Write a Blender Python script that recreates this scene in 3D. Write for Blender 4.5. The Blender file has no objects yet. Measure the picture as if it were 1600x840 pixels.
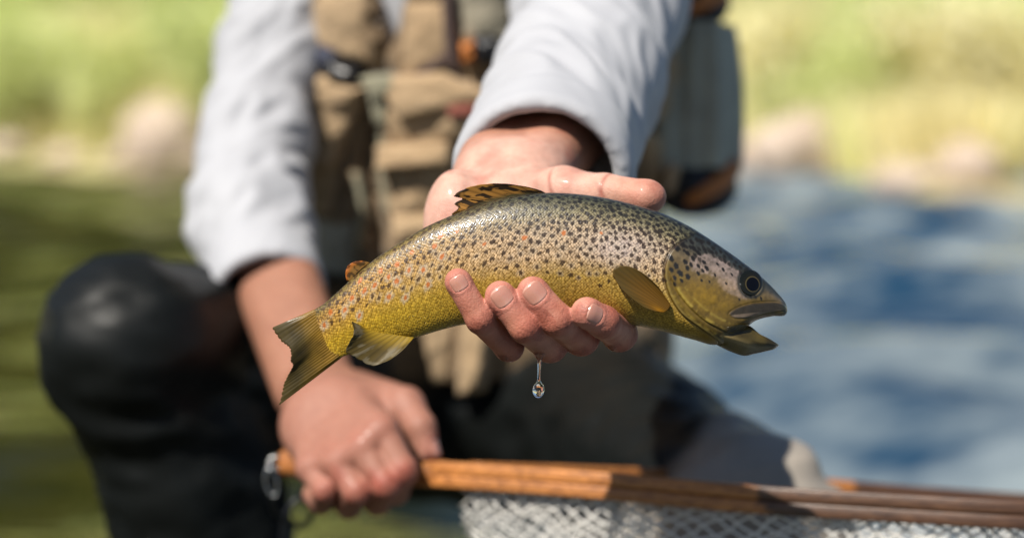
import bpy, math, random
import numpy as np
from mathutils import Vector

# ------------------------------------------------------------------ camera, sky, sun, exposure
sc = bpy.context.scene
COL = sc.collection
PITCH = math.radians(5.0)
CAM = np.array([0.0, 0.0, 0.62])
FPX = 1600 * 70 / 36.0
RIGHT = np.array([1.0, 0, 0])
FWD = np.array([0, math.cos(PITCH), -math.sin(PITCH)])
UPV = np.array([0, math.sin(PITCH), math.cos(PITCH)])
cam = bpy.data.cameras.new('camera'); cam_o = bpy.data.objects.new('camera', cam); COL.objects.link(cam_o)
cam_o.location = CAM; cam_o.rotation_euler = (math.pi / 2 - PITCH, 0, 0)
cam.lens = 70; cam.sensor_width = 36; cam.clip_start = 0.05; cam.clip_end = 2000
cam.dof.use_dof = True; cam.dof.focus_distance = 0.983; cam.dof.aperture_fstop = 3.6
sc.camera = cam_o

SUN_EL, SUN_AZ = math.radians(51), math.atan2(-0.63, -0.777)      # azimuth measured from +Y towards +X
world = bpy.data.worlds.new('World'); sc.world = world; world.use_nodes = True
wn = world.node_tree.nodes
sky = wn.new('ShaderNodeTexSky'); sky.sky_type = 'NISHITA'; sky.sun_disc = False
sky.sun_elevation = SUN_EL; sky.sun_rotation = SUN_AZ; sky.dust_density = 0.3; sky.ozone_density = 2.0
world.node_tree.links.new(sky.outputs[0], wn['Background'].inputs[0])
wn['Background'].inputs[1].default_value = 0.055
sun = bpy.data.lights.new('sun', 'SUN'); sun.energy = 5.0; sun.angle = math.radians(0.5); sun.color = (1.0, 0.94, 0.84)
sun_o = bpy.data.objects.new('sun', sun); COL.objects.link(sun_o)
to_sun = Vector((math.cos(SUN_EL) * math.sin(SUN_AZ), math.cos(SUN_EL) * math.cos(SUN_AZ), math.sin(SUN_EL)))
sun_o.rotation_euler = to_sun.to_track_quat('Z', 'Y').to_euler(); sun_o.location = (-3, -3, 6)
sc.view_settings.view_transform = 'Standard'; sc.view_settings.look = 'None'
sc.view_settings.exposure = 0.6; sc.view_settings.gamma = 1
sc.render.engine = 'CYCLES'
sc.cycles.use_denoising = True
sc.cycles.max_bounces = 8; sc.cycles.transparent_max_bounces = 16

rng = np.random.default_rng(7); random.seed(7)

# ------------------------------------------------------------------ helpers
def cp(px, py, d):
    """point in the camera's metric frame (x right, y distance, z up)"""
    return np.array([(px - 800) / FPX * d, d, (420 - py) / FPX * d])
def to_world(v):
    v = np.asarray(v, float)
    return CAM + v[..., 0:1] * RIGHT + v[..., 1:2] * FWD + v[..., 2:3] * UPV
def wp(px, py, d): return to_world(cp(px, py, d))
def lin(r, g, b):
    f = lambda c: (c / 255 / 12.92) if c / 255 <= 0.04045 else ((c / 255 + 0.055) / 1.055) ** 2.4
    return np.array([f(r), f(g), f(b)])
def sstep(a, b, x):
    t = np.clip((x - a) / (b - a), 0, 1); return t * t * (3 - 2 * t)
_tab = np.random.default_rng(3).random((32, 32, 32)).astype(np.float32)
def vnoise(p):
    """smooth value noise 0..1 of an (N,3) array"""
    i = np.floor(p).astype(int); f = (p - i); f = f * f * (3 - 2 * f)
    r = 0
    for a in (0, 1):
        for b in (0, 1):
            for c in (0, 1):
                w = (f[:, 0] if a else 1 - f[:, 0]) * (f[:, 1] if b else 1 - f[:, 1]) * (f[:, 2] if c else 1 - f[:, 2])
                r = r + w * _tab[(i[:, 0] + a) & 31, (i[:, 1] + b) & 31, (i[:, 2] + c) & 31]
    return r
def fbm(p, n=4):
    r, a, s = 0, 0.5, 0
    for k in range(n):
        r = r + a * vnoise(p * 2 ** k + 7.3 * k); s += a; a *= 0.5
    return r / s

def tag(o, label=None, cat=None, group=None, kind=None):
    if label: o['label'] = label
    if cat: o['category'] = cat
    if group: o['group'] = group
    if kind: o['kind'] = kind
    return o
def empty(name, loc, label=None, cat=None, group=None):
    o = bpy.data.objects.new(name, None); COL.objects.link(o); o.location = [float(c) for c in np.ravel(loc)]; o.empty_display_size = 0.05
    return tag(o, label, cat, group)
def mesh_data(name, V, quads=None, tris=None, col=None, smooth=True):
    V = np.asarray(V, np.float32)
    me = bpy.data.meshes.new(name)
    me.vertices.add(len(V)); me.vertices.foreach_set('co', V.ravel())
    q = np.zeros((0, 4), np.int32) if quads is None else np.asarray(quads, np.int32)
    t = np.zeros((0, 3), np.int32) if tris is None else np.asarray(tris, np.int32)
    idx = np.concatenate([q.ravel(), t.ravel()])
    me.loops.add(len(idx)); me.loops.foreach_set('vertex_index', idx)
    n = len(q) + len(t); me.polygons.add(n)
    st = np.concatenate([np.arange(len(q)) * 4, len(q) * 4 + np.arange(len(t)) * 3]).astype(np.int32)
    me.polygons.foreach_set('loop_start', st)
    me.polygons.foreach_set('use_smooth', np.full(n, smooth))
    me.update(calc_edges=True); me.validate()
    if col is not None:
        a = me.color_attributes.new('Col', 'FLOAT_COLOR', 'POINT')
        c = np.ones((len(V), 4), np.float32); c[:, :col.shape[1]] = col
        a.data.foreach_set('color', c.ravel())
    return me
def world_offset(o):
    p = np.zeros(3)
    while o is not None:
        p = p + np.array(o.location); o = o.parent
    return p
def mk(name, V, quads=None, tris=None, mat=None, parent=None, col=None, smooth=True, origin=None):
    """V in WORLD coordinates; origin (world) becomes the object's origin"""
    base = world_offset(parent) if parent is not None else np.zeros(3)
    loc = np.zeros(3) if origin is None else np.asarray(origin, float) - base
    me = mesh_data(name, np.asarray(V, float) - base - loc, quads, tris, col, smooth)
    o = bpy.data.objects.new(name, me); COL.objects.link(o); o.location = loc
    if parent is not None: o.parent = parent
    if mat: me.materials.append(mat)
    return o
def grid_quads(nu, nv, wrap_v=False, off=0):
    i, j = np.meshgrid(np.arange(nu - 1), np.arange(nv if wrap_v else nv - 1), indexing='ij')
    j2 = (j + 1) % nv
    return (np.stack([i * nv + j, (i + 1) * nv + j, (i + 1) * nv + j2, i * nv + j2], -1).reshape(-1, 4)) + off
def join(parts):
    """parts: list of (V, quads, col or None) -> one"""
    Vs, Qs, Cs, o = [], [], [], 0
    for p in parts:
        Vs.append(p[0]); Qs.append(np.asarray(p[1]) + o); o += len(p[0])
        if len(p) > 2: Cs.append(p[2])
    return np.concatenate(Vs), np.concatenate(Qs), (np.concatenate(Cs) if Cs else None)
def vnormals(V, Q):
    n = np.cross(V[Q[:, 2]] - V[Q[:, 0]], V[Q[:, 3]] - V[Q[:, 1]])
    N = np.zeros_like(V)
    for k in range(4):
        for a in range(3): N[:, a] += np.bincount(Q[:, k], n[:, a], len(V))
    return N / (np.linalg.norm(N, axis=1, keepdims=True) + 1e-12)
def smooth_mesh(V, Q, it=2, lam=0.5):
    E = np.concatenate([Q[:, [0, 1]], Q[:, [1, 2]], Q[:, [2, 3]], Q[:, [3, 0]]])
    c = np.bincount(E[:, 0], minlength=len(V)) + np.bincount(E[:, 1], minlength=len(V)); c = np.maximum(c, 1)
    for _ in range(it):
        S = np.stack([np.bincount(E[:, 0], V[E[:, 1], a], len(V)) + np.bincount(E[:, 1], V[E[:, 0], a], len(V)) for a in range(3)], 1) / c[:, None]
        V = V + lam * (S - V)
    return V
def spline(P, n, closed=False):
    """Catmull-Rom through P (k,m) sampled to n points, even in index"""
    P = np.asarray(P, float); k = len(P)
    u = np.linspace(0, k if closed else k - 1, n, endpoint=not closed)
    i = np.minimum(u.astype(int), (k - 1) if closed else k - 2); f = (u - i)[:, None]
    g = (lambda j: P[j % k]) if closed else (lambda j: P[np.clip(j, 0, k - 1)])
    a, b, c, d = g(i - 1), g(i), g(i + 1), g(i + 2)
    return 0.5 * (2 * b + (c - a) * f + (2 * a - 5 * b + 4 * c - d) * f ** 2 + (3 * b - a - 3 * c + d) * f ** 3)
def tube(path, rad, ns=8, closed=False):
    path = np.asarray(path, float); n = len(path); rad = np.broadcast_to(np.asarray(rad, float), (n,))
    T = np.roll(path, -1, 0) - np.roll(path, 1, 0) if closed else np.gradient(path, axis=0)
    T /= np.linalg.norm(T, axis=1, keepdims=True) + 1e-12
    up = np.array([0.13, 0.21, 0.97]); A = np.cross(T, up); A /= np.linalg.norm(A, axis=1, keepdims=True) + 1e-12
    B = np.cross(T, A); th = np.arange(ns) * 2 * math.pi / ns
    V = path[:, None] + rad[:, None, None] * (A[:, None] * np.cos(th)[None, :, None] + B[:, None] * np.sin(th)[None, :, None])
    V = V.reshape(-1, 3); Q = grid_quads(n, ns, True)
    if closed:
        j = np.arange(ns); j2 = (j + 1) % ns
        Q = np.concatenate([Q, np.stack([(n - 1) * ns + j, j, j2, (n - 1) * ns + j2], -1)])
    else:
        V = np.concatenate([V, path[:1], path[-1:]]); a, b = n * ns, n * ns + 1; j = np.arange(ns); j2 = (j + 1) % ns
        Q = np.concatenate([Q, np.stack([j, j2, np.full(ns, a), np.full(ns, a)], -1), np.stack([(n - 1) * ns + j2, (n - 1) * ns + j, np.full(ns, b), np.full(ns, b)], -1)])
        # degenerate quads become triangles
    return V, Q
def split_qt(Q):
    Q = np.asarray(Q); d = Q[:, 2] == Q[:, 3]
    return Q[~d], Q[d][:, :3]

# ------------------------------------------------------------------ signed-distance fields and surface nets
def smin(a, b, k):
    if k <= 0: return np.minimum(a, b)
    h = np.clip(0.5 + 0.5 * (b - a) / k, 0, 1); return b + (a - b) * h - k * h * (1 - h)
def d_cone(p, a, b, r1, r2):
    a = np.asarray(a, np.float32); ab = np.asarray(b, np.float32) - a
    t = np.clip(((p - a) @ ab) / (ab @ ab), 0, 1)
    return np.linalg.norm(p - a - t[..., None] * ab, axis=-1) - (r1 + (r2 - r1) * t)
class Field:
    def __init__(s, lo, hi, h):
        s.lo = np.asarray(lo, float); s.h = h; s.n = np.ceil((np.asarray(hi) - s.lo) / h).astype(int) + 1
        s.F = np.full(s.n, 0.05, np.float32)
    def block(s, lo, hi):
        a = np.clip(np.floor((np.asarray(lo) - s.lo) / s.h).astype(int), 0, s.n - 1); b = np.clip(np.ceil((np.asarray(hi) - s.lo) / s.h).astype(int) + 1, 1, s.n)
        sl = tuple(slice(a[i], max(b[i], a[i] + 1)) for i in range(3))
        g = np.meshgrid(*[s.lo[i] + s.h * np.arange(sl[i].start, sl[i].stop) for i in range(3)], indexing='ij')
        return sl, np.stack(g, -1).astype(np.float32)
    def add(s, fn, lo, hi, k=0.0, op='u'):
        sl, p = s.block(lo, hi); d = fn(p)
        if op == 'u': s.F[sl] = smin(s.F[sl], d, k)
        else: s.F[sl] = -smin(-s.F[sl], d, k)          # subtract
    def cone(s, a, b, r1, r2, k=0.0, op='u'):
        a, b = np.asarray(a, float), np.asarray(b, float); m = max(r1, r2) + k * 1.5 + 0.012
        s.add(lambda p: d_cone(p, a, b, r1, r2), np.minimum(a, b) - m, np.maximum(a, b) + m, k, op)
    def ell(s, c, ax, R=None, k=0.0, op='u'):
        c = np.asarray(c, float); ax = np.asarray(ax, float); m = ax.max() + k * 1.5 + 0.012
        def f(p):
            q = p - c.astype(np.float32)
            if R is not None: q = q @ np.asarray(R, np.float32).T
            return (np.linalg.norm(q / ax.astype(np.float32), axis=-1) - 1) * ax.min()
        s.add(f, c - m, c + m, k, op)
    def mesh(s, it=1):
        F, h = s.F, s.h; S = F < 0
        n0, n1, n2 = F.shape
        cnt = np.zeros((n0 - 1, n1 - 1, n2 - 1), np.int8)
        for a in (0, 1):
            for b in (0, 1):
                for c in (0, 1): cnt += S[a:n0 - 1 + a, b:n1 - 1 + b, c:n2 - 1 + c]
        act = (cnt > 0) & (cnt < 8); I = np.argwhere(act)
        idx = np.full(act.shape, -1, np.int32); idx[act] = np.arange(len(I))
        P = np.zeros((len(I), 3)); W = np.zeros(len(I))
        for ax in range(3):
            o1, o2 = [x for x in range(3) if x != ax]
            for u in (0, 1):
                for v in (0, 1):
                    c0 = np.zeros(3, int); c0[o1] = u; c0[o2] = v; c1 = c0.copy(); c1[ax] = 1
                    f0 = F[tuple((I + c0).T)]; f1 = F[tuple((I + c1).T)]; m = (f0 < 0) != (f1 < 0)
                    t = np.where(m, f0 / np.where(m, f0 - f1, 1), 0)
                    q = np.tile(c0.astype(float), (len(I), 1)); q[:, ax] = t
                    P += q * m[:, None]; W += m
        V = s.lo + h * (I + P / W[:, None])
        Qs = []
        for ax in range(3):
            o1, o2 = [(1, 2), (2, 0), (0, 1)][ax]
            sl0 = [slice(None)] * 3; sl1 = [slice(None)] * 3; sl0[ax] = slice(0, -1); sl1[ax] = slice(1, None)
            ch = S[tuple(sl0)] != S[tuple(sl1)]
            E = np.argwhere(ch); E = E[(E[:, o1] > 0) & (E[:, o2] > 0) & (E[:, o1] < F.shape[o1] - 1) & (E[:, o2] < F.shape[o2] - 1)]
            pos = S[tuple(E.T)]
            def cc(a, b):
                e = E.copy(); e[:, o1] -= a; e[:, o2] -= b; return idx[tuple(e.T)]
            q = np.stack([cc(1, 1), cc(0, 1), cc(0, 0), cc(1, 0)], -1)
            q[~pos] = q[~pos][:, ::-1]; Qs.append(q)
        Q = np.concatenate(Qs); Q = Q[(Q >= 0).all(1)]
        if it: V = smooth_mesh(V, Q, it)
        return V, Q

# ------------------------------------------------------------------ materials
class M:
    def __init__(s, name, **kw):
        s.m = bpy.data.materials.new(name); s.m.use_nodes = True; s.nt = s.m.node_tree; s.b = s.nt.nodes['Principled BSDF']
        for k, v in kw.items(): s.set(k, v)
    def set(s, k, v):
        i = s.b.inputs[k.replace('_', ' ')]
        i.default_value = (*v, 1) if hasattr(v, '__len__') and len(v) == 3 and i.type == 'RGBA' else v
    def n(s, t, **kw):
        x = s.nt.nodes.new(t)
        for k, v in kw.items():
            if k in x.inputs: x.inputs[k].default_value = v
            else: setattr(x, k, v)
        return x
    def l(s, a, b): s.nt.links.new(a, b)
    def coord(s, scale=(1, 1, 1), kind='Object'):
        c = s.n('ShaderNodeTexCoord'); mp = s.n('ShaderNodeMapping'); mp.inputs['Scale'].default_value = scale
        s.l(c.outputs[kind], mp.inputs[0]); return mp.outputs[0]
    def noise(s, scale, detail=4, rough=0.55, vec=None):
        x = s.n('ShaderNodeTexNoise', Scale=scale, Detail=detail, Roughness=rough)
        if vec is not None: s.l(vec, x.inputs['Vector'])
        return x
    def ramp(s, fac, stops):
        r = s.n('ShaderNodeValToRGB'); e = r.color_ramp.elements
        while len(e) < len(stops): e.new(0.5)
        for x, (p, c) in zip(e, stops): x.position = p; x.color = (*c, 1)
        s.l(fac, r.inputs[0]); return r.outputs[0]
    def mix(s, fac, a, b, mode='MIX'):
        x = s.n('ShaderNodeMix', data_type='RGBA', blend_type=mode)
        for i, v in ((0, fac), (6, a), (7, b)):
            if hasattr(v, 'is_linked'): s.l(v, x.inputs[i])
            elif i == 0: x.inputs[0].default_value = v
            else: x.inputs[i].default_value = (*v, 1)
        return x.outputs[2]
    def attr(s): return s.n('ShaderNodeAttribute', attribute_name='Col').outputs['Color']
    def base(s, c): s.l(c, s.b.inputs['Base Color'])
    def bump(s, h, strength=0.3, dist=0.001, prev=None):
        x = s.n('ShaderNodeBump', Strength=strength, Distance=dist); s.l(h, x.inputs['Height'])
        if prev is not None: s.l(prev, x.inputs['Normal'])
        s.l(x.outputs[0], s.b.inputs['Normal']); return x.outputs[0]

def fabric(name, c1, c2, rough=0.85, weave=900, var=18, bump=0.25, bdist=0.0006):
    m = M(name, Roughness=rough, Specular_IOR_Level=0.25)
    v = m.coord(); n1 = m.noise(var, 5, vec=v)
    m.base(m.ramp(n1.outputs[0], [(0.3, c1), (0.7, c2)]))
    n2 = m.noise(weave, 2, vec=v); m.bump(n2.outputs[0], bump, bdist)
    m.set('Sheen_Weight', 0.15)
    return m.m

# ------------------------------------------------------------------ the setting: river, bed and banks
def axis(lo, hi, step, far):
    c = np.arange(lo, hi + 1e-6, step); g = []; x, s = 0, step
    while x < far: s *= 1.25; x += s; g.append(x)
    g = np.array(g); return np.concatenate([lo - g[::-1], c, hi + g])
def shore(x): return 13.5 - 7.5 * np.tanh(x / 10.5) + 0.35 * np.sin(x * 1.7 + 0.6) + 0.18 * np.sin(x * 4.3)
def ground_h(x, y):
    s = y - shore(x); s2 = -11 - 0.2 * x - y
    d = np.maximum(s, s2)
    p = np.stack([x * 0.45, y * 0.45, 0 * x], -1)
    left = sstep(1.0, -5.0, x)
    up = 0.10 + (0.035 + 0.14 * left) * d + 0.008 * left * np.maximum(d, 0) ** 1.45 + (fbm(p) - 0.5) * np.clip(d, 0, 3) * 0.35
    up = up + 0.10 * (vnoise(p * 6) - 0.4)
    return np.where(d > 0, np.minimum(up, 22 + 6 * fbm(p * 0.08)), np.maximum(0.10 + d * 0.25, -0.55) + 0.06 * (vnoise(p * 5) - 0.5) * (d < -0.4))
xs, ys = axis(-11, 11, 0.22, 420), axis(8, 24, 0.22, 420)
X, Y = np.meshgrid(xs, ys, indexing='ij'); x, y = X.ravel(), Y.ravel()
V = np.stack([x, y, ground_h(x, y)], -1)
m = M('bank_earth', Roughness=0.95)
v = m.coord(); n1 = m.noise(1.3, 6, vec=v); n2 = m.noise(9, 5, vec=v)
c = m.ramp(n1.outputs[0], [(0.35, (0.50, 0.40, 0.22)), (0.5, (0.46, 0.42, 0.18)), (0.65, (0.30, 0.32, 0.10))])
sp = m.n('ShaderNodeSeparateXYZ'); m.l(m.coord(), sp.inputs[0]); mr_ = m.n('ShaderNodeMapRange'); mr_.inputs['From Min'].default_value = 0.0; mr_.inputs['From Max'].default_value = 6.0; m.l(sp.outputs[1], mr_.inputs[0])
c = m.mix(mr_.outputs[0], (0.07, 0.085, 0.03), c)          # unseen near bank darkened to lower fill light, the far one dry grass
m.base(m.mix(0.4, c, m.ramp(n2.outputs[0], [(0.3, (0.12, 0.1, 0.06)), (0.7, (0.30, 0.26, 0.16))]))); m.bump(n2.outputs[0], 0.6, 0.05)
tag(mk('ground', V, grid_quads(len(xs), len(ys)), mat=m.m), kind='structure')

xs, ys = axis(-8, 8, 0.045, 400), axis(1.2, 18, 0.06, 400)
X, Y = np.meshgrid(xs, ys, indexing='ij'); x, y = X.ravel(), Y.ravel()
wz = np.zeros(len(x)); wr = np.random.default_rng(11)
for k in range(26):
    L = wr.uniform(0.25, 1.5); a = wr.normal(math.pi / 2 - 0.25, 0.55); kx, ky = math.cos(a) * 2 * math.pi / L, math.sin(a) * 2 * math.pi / L
    wz += 0.0052 * L ** 0.85 * np.sin(kx * x + ky * y + wr.uniform(0, 6.28) + 1.4 * vnoise(np.stack([x * 0.9, y * 0.9, 0 * x + k], -1)))
for k in range(9):                                           # long standing swells of the current
    L = wr.uniform(1.4, 3.2); a = wr.normal(math.pi / 2 - 0.12, 0.22); wz += 0.0042 * L * sstep(-1.5, 1.0, x) * np.sin(math.cos(a) * 6.283 / L * x + math.sin(a) * 6.283 / L * y + wr.uniform(0, 6.28) + 2.2 * vnoise(np.stack([x * 0.7, y * 0.7, 0 * x + 40 + k], -1)))
chop = 1.6 + 1.25 * sstep(-1.2, 0.8, x)                   # livelier current away from the sheltered inner bend
wz *= chop * np.exp(-np.maximum(np.maximum(np.abs(x) - 8, np.maximum(y - 18, 1.2 - y)), 0) * 0.4)
m = M('river_water', Base_Color=(0.020, 0.024, 0.008), Roughness=0.06, IOR=1.333, Specular_IOR_Level=0.5)
v = m.coord((1, 1.6, 1)); n1 = m.noise(7, 3, vec=v); m.bump(n1.outputs[0], 0.35, 0.03)
nb = m.noise(2.6, 5, .62, vec=m.coord((0.5, 1.0, 1)))
shallow = m.ramp(nb.outputs[0], [(0.38, (0.006, 0.008, 0.002)), (0.64, (0.040, 0.038, 0.006))])      # weed and gravel near the inner bend
sky_blue = m.ramp(nb.outputs[0], [(0.42, (0.012, 0.038, 0.075)), (0.60, (0.21, 0.25, 0.265))])           # sky reflection and bright ripples painted into the water colour
sp = m.n('ShaderNodeSeparateXYZ'); m.l(m.coord(), sp.inputs[0]); mr_ = m.n('ShaderNodeMapRange'); mr_.inputs['From Min'].default_value = -0.02; mr_.inputs['From Max'].default_value = 0.55; ma = m.n('ShaderNodeMath', operation='MULTIPLY_ADD'); m.l(sp.outputs[1], ma.inputs[0]); ma.inputs[1].default_value = 0.055; m.l(sp.outputs[0], ma.inputs[2]); m.l(ma.outputs[0], mr_.inputs[0])
m.base(m.mix(mr_.outputs[0], shallow, sky_blue))
tag(mk('river_water', np.stack([x, y, wz], -1), grid_quads(len(xs), len(ys)), mat=m.m), kind='structure')

# ------------------------------------------------------------------ plants and stones of the far bank
def leaf_mat(name, trans=0.35):
    m = M(name, Roughness=0.6); c = m.attr(); m.base(c)
    t = m.n('ShaderNodeBsdfTranslucent'); m.l(c, t.inputs[0]); mx = m.n('ShaderNodeMixShader'); mx.inputs[0].default_value = trans
    m.l(m.b.outputs[0], mx.inputs[1]); m.l(t.outputs[0], mx.inputs[2]); m.l(mx.outputs[0], m.nt.nodes['Material Output'].inputs[0]); return m.m
MLEAF = leaf_mat('leaf', 0.45); MGRASS = leaf_mat('grass_blade', 0.4)
mb = M('bark', Roughness=0.9); nb = mb.noise(14, 5, vec=mb.coord((1, 1, 0.25))); mb.base(mb.ramp(nb.outputs[0], [(0.35, (0.07, 0.05, 0.035)), (0.7, (0.2, 0.16, 0.12))])); mb.bump(nb.outputs[0], 0.8, 0.02); MBARK = mb.m

def blades(bx, by, h, w, cols, seed):
    r = np.random.default_rng(seed); n = len(bx); bz = ground_h(bx, by) - 0.02
    a = r.uniform(0, 6.283, n); lean = r.uniform(0.05, 0.4, n) * h; la = r.uniform(0, 6.283, n)
    B = np.stack([bx, by, bz], -1); S = np.stack([np.cos(a), np.sin(a), 0 * a], -1) * w[:, None]
    Ld = np.stack([np.cos(la), np.sin(la), 0 * la], -1) * lean[:, None]; U = np.array([0, 0, 1.0]) * h[:, None]
    V = np.stack([B - S, B + S, B + U * 0.6 + Ld * 0.4 + S * 0.7, B + U * 0.6 + Ld * 0.4 - S * 0.7, B + U * 0.97 + Ld], 1).reshape(-1, 3)
    i = np.arange(n)[:, None] * 5
    return V, i + np.array([[0, 1, 2, 3]]), i + np.array([[3, 2, 4]]), np.repeat(cols, 5, 0)
n = 75000; gr = np.random.default_rng(5)
bx = gr.uniform(-9, 8, n); s = 0.25 + gr.exponential(2.2, n); by = shore(bx) + s; ok = s < 12; bx, by = bx[ok], by[ok]
nz = fbm(np.stack([bx * 0.8, by * 0.8, 0 * bx], -1)); nz2 = fbm(np.stack([bx * 1.7 + 9, by * 1.7, 0 * bx], -1))
keep = gr.random(len(bx)) < sstep(0.18, 0.40, nz); bx, by, nz, nz2 = bx[keep], by[keep], nz[keep], nz2[keep]
h = gr.uniform(0.25, 0.65, len(bx)) * (0.5 + 1.2 * nz); w = gr.uniform(0.006, 0.014, len(bx))
ca, cb, cc_ = np.array([0.88, 0.80, 0.44]), np.array([0.80, 0.82, 0.38]), np.array([0.90, 0.84, 0.60])
k1 = sstep(0.35, 0.6, nz2)[:, None]; cols = ca * (1 - k1) + cb * k1; k2 = (gr.random((len(bx), 1)) < 0.3); cols = np.where(k2, cc_, cols) * gr.uniform(0.75, 1.2, (len(bx), 1))
V, q, t, c = blades(bx, by, h, w, cols, 6)
tag(mk('bank_grass', V, q, t, MGRASS, col=c), 'tall dry yellow green grass covering the far bank', 'grass', kind='stuff')

def leaves(P, size, cols, r, asp=0.42, droop=0.3):
    n = len(P); a = r.normal(size=(n, 3)); a[:, 2] -= droop; a /= np.linalg.norm(a, axis=1, keepdims=True)
    b = np.cross(a, r.normal(size=(n, 3))); b /= np.linalg.norm(b, axis=1, keepdims=True) + 1e-9; s = (size * r.uniform(0.6, 1.4, n))[:, None]
    V = np.stack([P, P + a * s * 0.5 + b * s * asp * 0.5, P + a * s, P + a * s * 0.5 - b * s * asp * 0.5], 1).reshape(-1, 3)
    return V, np.arange(n)[:, None] * 4 + np.array([[0, 1, 2, 3]]), np.repeat(cols, 4, 0)
def shrub_meshes(seed, H, W, nl, c1, c2):
    r = np.random.default_rng(seed); tubes, P, C = [], [], []
    ns = 16
    for k in range(ns):
        a = r.uniform(0, 6.283); tip = np.array([math.cos(a), math.sin(a), 0]) * W * 0.5 * r.uniform(0.25, 1.0); hh = H * r.uniform(0.55, 1.0)
        pts = spline(np.array([[0, 0, -0.1], tip * 0.35 + [0, 0, hh * 0.45], tip * 0.8 + [0, 0, hh * 0.8], tip * 1.1 + [0, 0, hh]]), 9)
        tubes.append(tube(pts, np.linspace(0.016, 0.004, 9), 5))
        m = nl // ns; u = r.beta(1.6, 1.0, m); i = np.minimum((u * 8).astype(int), 7); f = (u * 8 - i)[:, None]
        b = pts[i] * (1 - f) + pts[i + 1] * f; P.append(b + r.normal(size=(m, 3)) * np.array([0.13, 0.13, 0.10]) * H * (0.4 + 0.6 * u[:, None]))
        C.append(c1 + (c2 - c1) * np.clip(r.normal(0.5, 0.25) + r.normal(0, 0.15, (m, 1)), 0, 1))
    P = np.concatenate(P); P[:, 2] = np.maximum(P[:, 2], 0.05)
    LV, LQ, LC = leaves(P, np.full(len(P), 0.10), np.concatenate(C), r)
    SV, SQ, _ = join(tubes); q, t = split_qt(SQ)
    a = mesh_data('foliage', LV, LQ, col=LC); a.materials.append(MLEAF); b = mesh_data('stem', SV, q, t); b.materials.append(MBARK)
    return a, b
def place(name, meshes, pn, loc, rot, sca, label, cat, group):
    e = empty(name, loc, label, cat, group); e.rotation_euler.z = rot; e.scale = (sca,) * 3
    for m_, nm in zip(meshes, pn):
        o = bpy.data.objects.new(nm, m_); COL.objects.link(o); o.parent = e
    return e
kinds = [(shrub_meshes(21, 1.5, 1.5, 5200, np.array([0.60, 0.68, 0.26]), np.array([0.86, 0.88, 0.50])), 'pale green willow bush growing on the far bank'),
         (shrub_meshes(22, 1.2, 1.4, 4400, np.array([0.80, 0.74, 0.40]), np.array([0.92, 0.88, 0.62])), 'straw coloured leafy bush growing on the far bank'),
         (shrub_meshes(23, 1.3, 1.3, 4600, np.array([0.24, 0.32, 0.06]), np.array([0.50, 0.56, 0.16])), 'dark green bush growing on the far bank')]
spots = [(-4.3, 0.55, 0, .75), (-3.45, 0.5, 0, .7), (-2.0, 0.6, 0, .75), (-4.95, 0.6, 1, .8), (-4.6, 1.2, 0, 1.0), (-3.7, 0.9, 1, .95), (-3.0, 1.6, 1, .9), (-2.3, 1.1, 0, 1.0), (-1.4, 1.4, 0, 1.1), (-0.4, 1.0, 1, .9), (0.7, 1.5, 0, .8), (1.05, 0.9, 0, .75), (1.55, 1.3, 1, .95), (1.9, 0.75, 2, .42),
         (2.35, 1.5, 0, .8), (2.9, 1.0, 1, .9), (3.4, 1.4, 0, .8), (-4.1, 2.8, 0, 1.2), (-2.7, 3.0, 2, 1.1), (-3.4, 2.6, 0, 1.2), (-1.9, 3.2, 0, 1.3), (0.2, 3.0, 0, .95), (1.2, 2.9, 1, 1.1), (2.1, 3.1, 0, .92), (3.0, 3.0, 0, .9), (4.0, 2.6, 1, 1.0), (-5.6, 1.5, 0, 1.1), (4.6, 1.3, 0, .85), (3.6, 4.4, 2, 1.0), (1.6, 4.2, 0, 1.0), (2.6, 4.4, 1, 1.15), (0.6, 4.3, 1, 1.15), (-0.8, 3.4, 0, 1.3)]
for i, (sx, so, k, s_) in enumerate(spots):
    yy = float(shore(np.array([sx]))[0]) + so; zz = float(ground_h(np.array([sx]), np.array([yy]))[0])
    place('bank_bush', kinds[k][0], ('foliage', 'stem'), (sx, yy, zz), i * 1.3, s_ * random.uniform(.9, 1.1), kinds[k][1].replace('growing on the far bank', ('in the front row close to the water' if so < 1.25 else 'in the middle row' if so < 2.2 else 'in the back row') + ' of the far bank'), 'bush', 'bushes on the far bank')

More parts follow.
